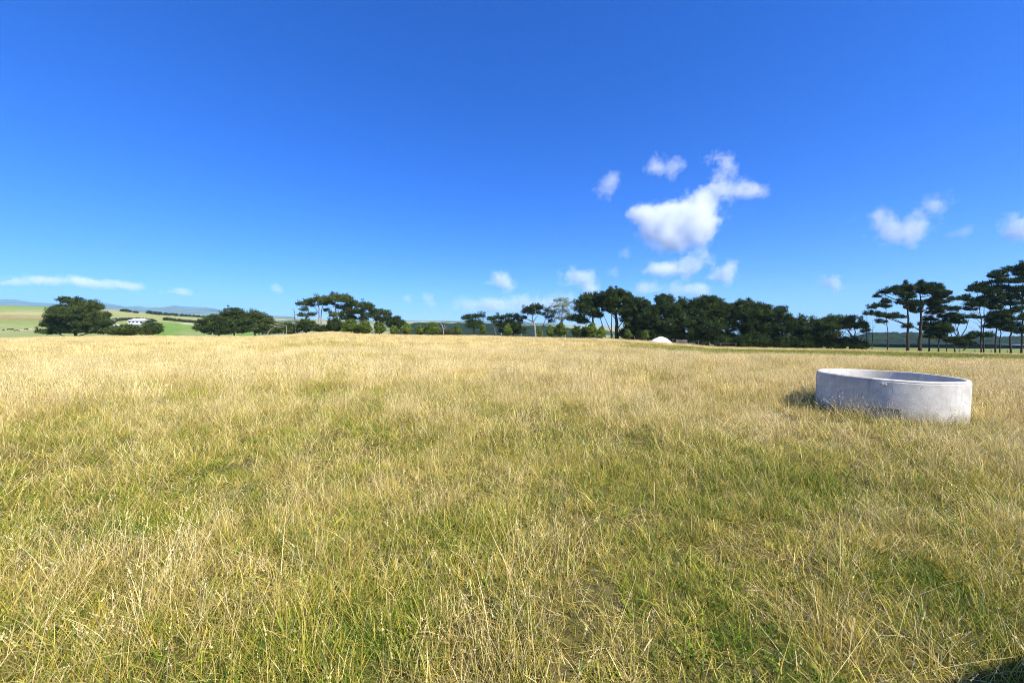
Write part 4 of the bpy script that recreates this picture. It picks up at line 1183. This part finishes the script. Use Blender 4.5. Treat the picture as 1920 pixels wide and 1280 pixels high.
def scatter():
    pos, idx, scl, rot, dry = [], [], [], [], []
    AZ = R(60)
    def ring(r0, r1, dens, kinds, sc, keep=None, dry_off=0.0, tilt=0.10):
        AZ = R(60) if r1 > 14 else R(78)
        n = int(0.5 * (r1 ** 2 - r0 ** 2) * 2 * AZ * dens)
        r = np.sqrt(rng.uniform(r0 ** 2, r1 ** 2, n))
        a = rng.uniform(-AZ, AZ, n)
        X, Y = r * np.sin(a), r * np.cos(a)
        k = np.ones(n, bool)
        px = 960 + F * np.tan(a)
        _, Ye = edge_at(px)
        k &= Y < Ye + 3
        k &= np.hypot(X - TX, Y - TY) > TR + 0.03
        if kinds is not T_TURF and kinds is not T_LEAF:      # trodden short in front of the trough
            k &= ~((np.hypot(X - TX + 0.25, Y - TY + 0.35) < TR + 0.28) & (rng.uniform(0, 1, n) < 0.85))
        if keep is not None: k &= rng.uniform(0, 1, n) < keep(X, Y)
        if r1 < 14:                                       # small bare gaps, more of them to the right
            hole = np.clip((fbm(X / 0.26, Y / 0.26, 91, 2) - 0.26 - 0.06 * sstep(-0.2, 0.5, X / np.maximum(Y, 0.5))) * 7, 0.55 if kinds is T_TURF else 1.0 if kinds is T_THATCH else 0.2, 1)
            k &= rng.uniform(0, 1, n) < hole
        X, Y, n = X[k], Y[k], int(k.sum())
        pos.append(np.stack([X, Y, land(X, Y)], 1))
        idx.append(rng.choice(kinds, n))
        scl.append(rng.uniform(sc[0], sc[1], n))
        lx = rng.normal(0, tilt, n)
        ly = rng.normal(0, tilt, n)
        rot.append(np.stack([lx, ly, rng.uniform(0, 6.283, n)], 1))
        dry.append(np.clip(dryness(X, Y) + dry_off + rng.normal(0, 0.15, n), 0, 1))
    tall = lambda X, Y: np.clip(0.10 + 2.1 * (fbm(X / 0.9, Y / 0.9, 51, 3) - 0.32), 0.05, 1)
    straw = lambda X, Y: np.clip(2.2 * (dryness(X, Y) - 0.25), 0.06, 1) * tall(X, Y)
    green = lambda X, Y: np.clip(1.6 - 1.5 * dryness(X, Y), 0.15, 1) * np.clip(1.8 * fbm(X / 0.5, Y / 0.5, 61, 3) - 0.1, 0.15, 1)
    lie = lambda X, Y: np.clip(2.6 * (fbm(X / 1.3, Y / 1.3, 71, 3) - 0.42), 0.03, 1) * (0.25 + 0.75 * sstep(-0.2, 0.5, X / np.maximum(Y, 1)))
    weed = lambda X, Y: np.clip(1.25 - 2.0 * dryness(X, Y), 0.02, 1)
    ring(0.5, 5.5, 110, T_THATCH, (0.8, 1.3), None, 0.02, 0.12)
    ring(5.5, 13, 40, T_THATCH, (1.3, 1.9), None, 0.02, 0.10)
    ring(0.5, 5.5, 190, T_TURF, (0.8, 1.35), green, -0.02, 0.15)
    ring(0.5, 5.5, 95, T_MED, (0.7, 1.2), tall, 0.0, 0.18)
    ring(0.5, 5.5, 64, T_STALK, (0.6, 1.15), straw, 0.08, 0.16)
    ring(0.5, 5.5, 52, T_LIE, (0.5, 1.0), lie, 0.10, 0.2)
    ring(0.5, 5.5, 46, T_LEAF, (0.7, 1.3), weed, -0.12, 0.2)
    ring(5.5, 13, 65, T_TURF, (1.2, 1.9), green, -0.02, 0.12)
    ring(5.5, 13, 58, T_MED, (1.0, 1.5), tall, 0.0, 0.15)
    ring(5.5, 13, 40, T_STALK, (0.8, 1.1), straw, 0.06, 0.15)
    ring(5.5, 13, 18, T_LIE, (0.8, 1.2), lie, 0.08, 0.15)
    ring(11, 30, 9, T_MIDP, (0.85, 1.25), None, 0.0, 0.08)
    ring(11, 30, 7, T_MIDS, (0.75, 1.05), straw, 0.04, 0.10)
    ring(26, 130, 1.15, T_FAR, (0.75, 1.2), None, 0.0, 0.05)
    ring(26, 130, 1.1, T_FARS, (0.7, 1.0), straw, 0.03, 0.06)
    # rank growth round the foot of the trough
    th = rng.uniform(0, 2 * math.pi, 420)
    rr = TR + 0.05 + np.abs(rng.normal(0, 0.20, 420))
    X, Y = TX + rr * np.cos(th), TY + rr * np.sin(th)
    pos.append(np.stack([X, Y, land(X, Y)], 1)); idx.append(rng.choice(T_TURF + T_LEAF, 420)); scl.append(rng.uniform(0.8, 1.6, 420))
    rot.append(np.stack([rng.normal(0, .15, 420), rng.normal(0, .15, 420), rng.uniform(0, 6.28, 420)], 1)); dry.append(np.clip(rng.normal(0.30, 0.15, 420), 0, 1))
    X, Y = TX + rr[:50] * np.cos(th[:50]), TY + rr[:50] * np.sin(th[:50])
    pos.append(np.stack([X, Y, land(X, Y)], 1)); idx.append(rng.choice(T_STALK, 50)); scl.append(rng.uniform(0.6, 0.9, 50))
    rot.append(np.stack([rng.normal(0, .15, 50), rng.normal(0, .15, 50), rng.uniform(0, 6.28, 50)], 1)); dry.append(np.full(50, 0.75))
    # taller weeds and stalks overlapping the wall on the near side
    n = 120
    th = math.atan2(-TY, -TX) + rng.uniform(-1.2, 1.2, n)
    rr = TR + rng.uniform(0.06, 0.55, n)
    X, Y = TX + rr * np.cos(th), TY + rr * np.sin(th)
    pos.append(np.stack([X, Y, land(X, Y)], 1)); idx.append(rng.choice(T_STALK + T_MED + T_LIE, n)); scl.append(rng.uniform(0.8, 1.35, n))
    rot.append(np.stack([rng.normal(0, .2, n), rng.normal(0, .2, n), rng.uniform(0, 6.28, n)], 1)); dry.append(np.clip(rng.normal(0.55, 0.2, n), 0, 1))
    n = 14                                              # a bright yellow green tuft by the recess
    a0 = math.atan2(-TY, -TX) - 0.34
    X, Y = TX + (TR + 0.10) * math.cos(a0) + rng.normal(0, 0.06, n), TY + (TR + 0.10) * math.sin(a0) + rng.normal(0, 0.06, n)
    pos.append(np.stack([X, Y, land(X, Y)], 1)); idx.append(rng.choice(T_MED + T_LEAF, n)); scl.append(rng.uniform(0.8, 1.4, n))
    rot.append(np.stack([rng.normal(0, .2, n), rng.normal(0, .2, n), rng.uniform(0, 6.28, n)], 1)); dry.append(np.clip(rng.normal(0.30, 0.08, n), 0, 1))
    pos_, idx_, scl_, rot_, dry_ = map(np.concatenate, (pos, idx, scl, rot, dry))
    n = len(pos_)
    me = bpy.data.meshes.new('meadow_grass')
    me.from_pydata(pos_.tolist(), [], [])
    me.attributes.new('kind_index', 'INT', 'POINT').data.foreach_set('value', idx_.astype(np.int32))
    me.attributes.new('size', 'FLOAT', 'POINT').data.foreach_set('value', scl_.astype(np.float32))
    me.attributes.new('turn', 'FLOAT_VECTOR', 'POINT').data.foreach_set('vector', rot_.astype(np.float32).ravel())
    me.attributes.new('dry', 'FLOAT', 'POINT').data.foreach_set('value', dry_.astype(np.float32))
    me.attributes.new('rnd', 'FLOAT', 'POINT').data.foreach_set('value', rng.uniform(0, 1, n).astype(np.float32))
    ob = bpy.data.objects.new('meadow_grass', me)
    me.materials.append(M_GRASS)
    COL.objects.link(ob)
    tag(ob, 'long dry golden grass mixed with green tufts covering the field', kind='stuff')
    ng = bpy.data.node_groups.new('grow_grass', 'GeometryNodeTree')
    ng.interface.new_socket('Geometry', in_out='INPUT', socket_type='NodeSocketGeometry')
    ng.interface.new_socket('Geometry', in_out='OUTPUT', socket_type='NodeSocketGeometry')
    N, L = ng.nodes, ng.links
    gi, go = N.new('NodeGroupInput'), N.new('NodeGroupOutput')
    join = N.new('GeometryNodeJoinGeometry')
    for p in reversed(protos):
        oi = N.new('GeometryNodeObjectInfo'); oi.inputs['Object'].default_value = p
        g2 = N.new('GeometryNodeGeometryToInstance')
        L.new(oi.outputs['Geometry'], g2.inputs[0]); L.new(g2.outputs[0], join.inputs[0])
    ip = N.new('GeometryNodeInstanceOnPoints')
    def named(nm, t):
        a = N.new('GeometryNodeInputNamedAttribute'); a.data_type = t; a.inputs[0].default_value = nm
        return a.outputs[0]
    L.new(gi.outputs[0], ip.inputs['Points']); L.new(join.outputs[0], ip.inputs['Instance'])
    ip.inputs['Pick Instance'].default_value = True
    L.new(named('kind_index', 'INT'), ip.inputs['Instance Index'])
    e2r = N.new('FunctionNodeEulerToRotation')
    L.new(named('turn', 'FLOAT_VECTOR'), e2r.inputs[0]); L.new(e2r.outputs[0], ip.inputs['Rotation'])
    L.new(named('size', 'FLOAT'), ip.inputs['Scale'])
    L.new(ip.outputs[0], go.inputs[0])
    ob.modifiers.new('grow', 'NODES').node_group = ng
    print('GRASS instances', n)
scatter()

# ------------------------------------------------------------------ clouds: fair weather puffs far beyond the haze
def cloud(label, Y, lobes, dens, soft=1.0, wisp=0.5, seed=0.0):
    dens *= 0.8
    s = Y / F
    ctr = P(sum(l[0] for l in lobes) / len(lobes), sum(l[1] for l in lobes) / len(lobes), Y)
    bm = bmesh.new()
    par = []
    for (cx, cy, rx, ry) in lobes:
        c = P(cx, cy, Y) - ctr
        a, b_ = rx * s, ry * s
        dy = min(a, max(b_, 0.6 * a))
        par.append((c, (a, dy, b_)))
        r = bmesh.ops.create_icosphere(bm, subdivisions=3, radius=1.0)
        for v in r['verts']:
            v.co = Vector((c.x + v.co.x * a, c.y + v.co.y * dy, c.z + v.co.z * b_))
    me = bpy.data.meshes.new('cloud')
    bm.to_mesh(me); bm.free()
    o = bpy.data.objects.new('cloud', me)
    COL.objects.link(o)
    if len(lobes) > 1:
        md = o.modifiers.new('weld', 'REMESH'); md.mode = 'VOXEL'
        md.voxel_size = max(min(min(p[1][2] for p in par) * 0.3, 5 * s), 2 * s)
        dg = bpy.context.evaluated_depsgraph_get()
        me2 = bpy.data.meshes.new_from_object(o.evaluated_get(dg))
        o.modifiers.clear(); o.data = me2
    o.location = ctr
    m, nt, out = new_mat('cloud_vapour')
    tc = nt.nodes.new('ShaderNodeTexCoord')
    big = 30 * s
    nz = nt.nodes.new('ShaderNodeTexNoise'); nz.noise_dimensions = '4D'; nz.inputs['W'].default_value = seed
    nz.inputs['Scale'].default_value = 1.0 / big; nz.inputs['Detail'].default_value = 8; nz.inputs['Roughness'].default_value = 0.74
    nt.links.new(tc.outputs['Object'], nz.inputs['Vector'])
    shape = None
    for c, (a, d_, b_) in par:
        sub = nt.nodes.new('ShaderNodeVectorMath'); sub.operation = 'SUBTRACT'; sub.inputs[1].default_value = c
        nt.links.new(tc.outputs['Object'], sub.inputs[0])
        div = nt.nodes.new('ShaderNodeVectorMath'); div.operation = 'DIVIDE'; div.inputs[1].default_value = (a, d_, b_)
        nt.links.new(sub.outputs[0], div.inputs[0])
        ln = nt.nodes.new('ShaderNodeVectorMath'); ln.operation = 'LENGTH'
        nt.links.new(div.outputs[0], ln.inputs[0])
        f_ = math_(nt, 'SUBTRACT', 1.0, ln.outputs['Value'])
        f_ = math_(nt, 'MAXIMUM', f_, 0.0)
        shape = f_ if shape is None else math_(nt, 'ADD', shape, f_)
    # the edge is eaten away by the noise
    q = math_(nt, 'ADD', math_(nt, 'MULTIPLY', shape, 1.5 * soft), math_(nt, 'MULTIPLY', math_(nt, 'SUBTRACT', nz.outputs['Fac'], 0.585), 13.0 * wisp))
    q = math_(nt, 'MULTIPLY', math_(nt, 'MAXIMUM', q, 0.0), dens / (20 * s))
    pv = nt.nodes.new('ShaderNodeVolumePrincipled')
    pv.inputs['Color'].default_value = (1, 1, 1, 1)
    pv.inputs['Anisotropy'].default_value = -0.35
    nt.links.new(q, pv.inputs['Density'])
    nt.links.new(pv.outputs[0], out.inputs['Volume'])
    o.data.materials.clear(); o.data.materials.append(m)
    tag(o, label, 'cloud', 'small fair weather clouds')
    return o
cloud('largest bright white cloud with a tail reaching up to the right', 13000,
      [(1226, 416, 56, 50), (1274, 428, 78, 58), (1310, 414, 54, 52), (1250, 458, 52, 28), (1200, 405, 30, 26), (1320, 378, 56, 34), (1365, 354, 56, 30), (1412, 357, 40, 20), (1356, 322, 30, 28), (1346, 297, 36, 15)], 1.5, seed=1)
cloud('small ragged cloud puff left of the two puffs above the largest cloud', 10000, [(1128, 364, 24, 26), (1145, 342, 30, 24)], 0.8, seed=2)
cloud('curled cloud puff above the largest cloud', 10000, [(1228, 308, 26, 28), (1248, 322, 36, 22), (1276, 308, 28, 18)], 0.9, seed=3)
cloud('broad bright cloud directly below the largest one', 9600, [(1235, 506, 46, 26), (1275, 505, 52, 26), (1315, 488, 34, 32)], 1.3, seed=4)
cloud('square bright cloud right of the broad one, low over the pines', 9600, [(1345, 520, 28, 24), (1366, 512, 26, 30)], 1.3, seed=5)
cloud('faint low cloud bank just above the pine tops in the middle', 9400, [(1200, 541, 32, 20), (1225, 535, 30, 20), (1290, 543, 64, 20), (1305, 545, 26, 22)], 0.95, seed=6)
cloud('bright cloud above the silvery tree', 10500, [(1070, 517, 36, 24), (1100, 528, 38, 26), (1110, 545, 36, 14)], 1.1, seed=7)
cloud('bright rounded cloud left of the silvery tree', 10500, [(930, 522, 30, 22), (948, 534, 34, 22)], 1.0, seed=8)
cloud('wide faint veil of cloud low over the flat topped pines', 11500, [(900, 570, 70, 20), (970, 575, 90, 26), (1040, 570, 70, 34)], 0.9, 1.0, 0.6, seed=9)
cloud('small puff low on the left of the faint veil', 11000, [(862, 565, 22, 18), (884, 572, 22, 16)], 0.7, seed=10)
cloud('small puff above the broad young trees', 11000, [(798, 560, 20, 16), (806, 572, 18, 10)], 0.8, seed=11)
cloud('tiny puff above the small dark bushy pine', 11000, [(759, 561, 15, 11)], 0.9, seed=12)
cloud('two lobed cloud with a faint wing at right', 10000, [(1664, 436, 42, 34), (1700, 440, 46, 30), (1724, 420, 34, 34), (1646, 404, 50, 19), (1752, 384, 34, 32)], 1.0, seed=13)
cloud('bright cloud cut by the right border of the picture', 10000, [(1918, 420, 34, 36), (1905, 442, 28, 26), (1950, 430, 40, 42)], 1.1, seed=14)
cloud('faint streak between the two lobed cloud and the right border', 10000, [(1795, 440, 34, 14), (1812, 432, 24, 12)], 0.35, seed=15)
cloud('lone slanting puff between the pine belt and the tall right pines', 10500, [(1548, 526, 30, 16), (1566, 538, 30, 18)], 1.4, seed=16)
cloud('long low streak of cloud above the far hills at left', 12000, [(60, 524, 60, 13), (120, 526, 60, 13), (175, 531, 60, 14), (225, 535, 50, 14), (255, 539, 34, 12), (15, 530, 40, 8)], 0.75, seed=17)
cloud('short flat cloud right of the long low streak', 12000, [(322, 545, 28, 10), (345, 548, 30, 10)], 0.7, seed=18)
cloud('tiny white puff over the dense low conifer clump', 12000, [(512, 542, 22, 13)], 0.9, seed=19)
cloud('tiny faint puff left of the largest cloud', 10500, [(1168, 476, 20, 15)], 0.5, seed=20)
cloud('tiny slanting puff between the silvery tree cloud and the broad cloud', 10500, [(1147, 512, 18, 16)], 0.45, seed=21)

# ------------------------------------------------------------------ render settings
S.render.engine = 'CYCLES'
S.cycles.max_bounces = 16
S.cycles.diffuse_bounces = 3
S.cycles.glossy_bounces = 2
S.cycles.transmission_bounces = 4
S.cycles.transparent_max_bounces = 8
S.cycles.volume_bounces = 14
S.cycles.filter_width = 1.0
S.cycles.use_denoising = True
S.cycles.denoiser = 'OPENIMAGEDENOISE'
S.cycles.denoising_input_passes = 'RGB_ALBEDO_NORMAL'
S.cycles.denoising_prefilter = 'FAST'
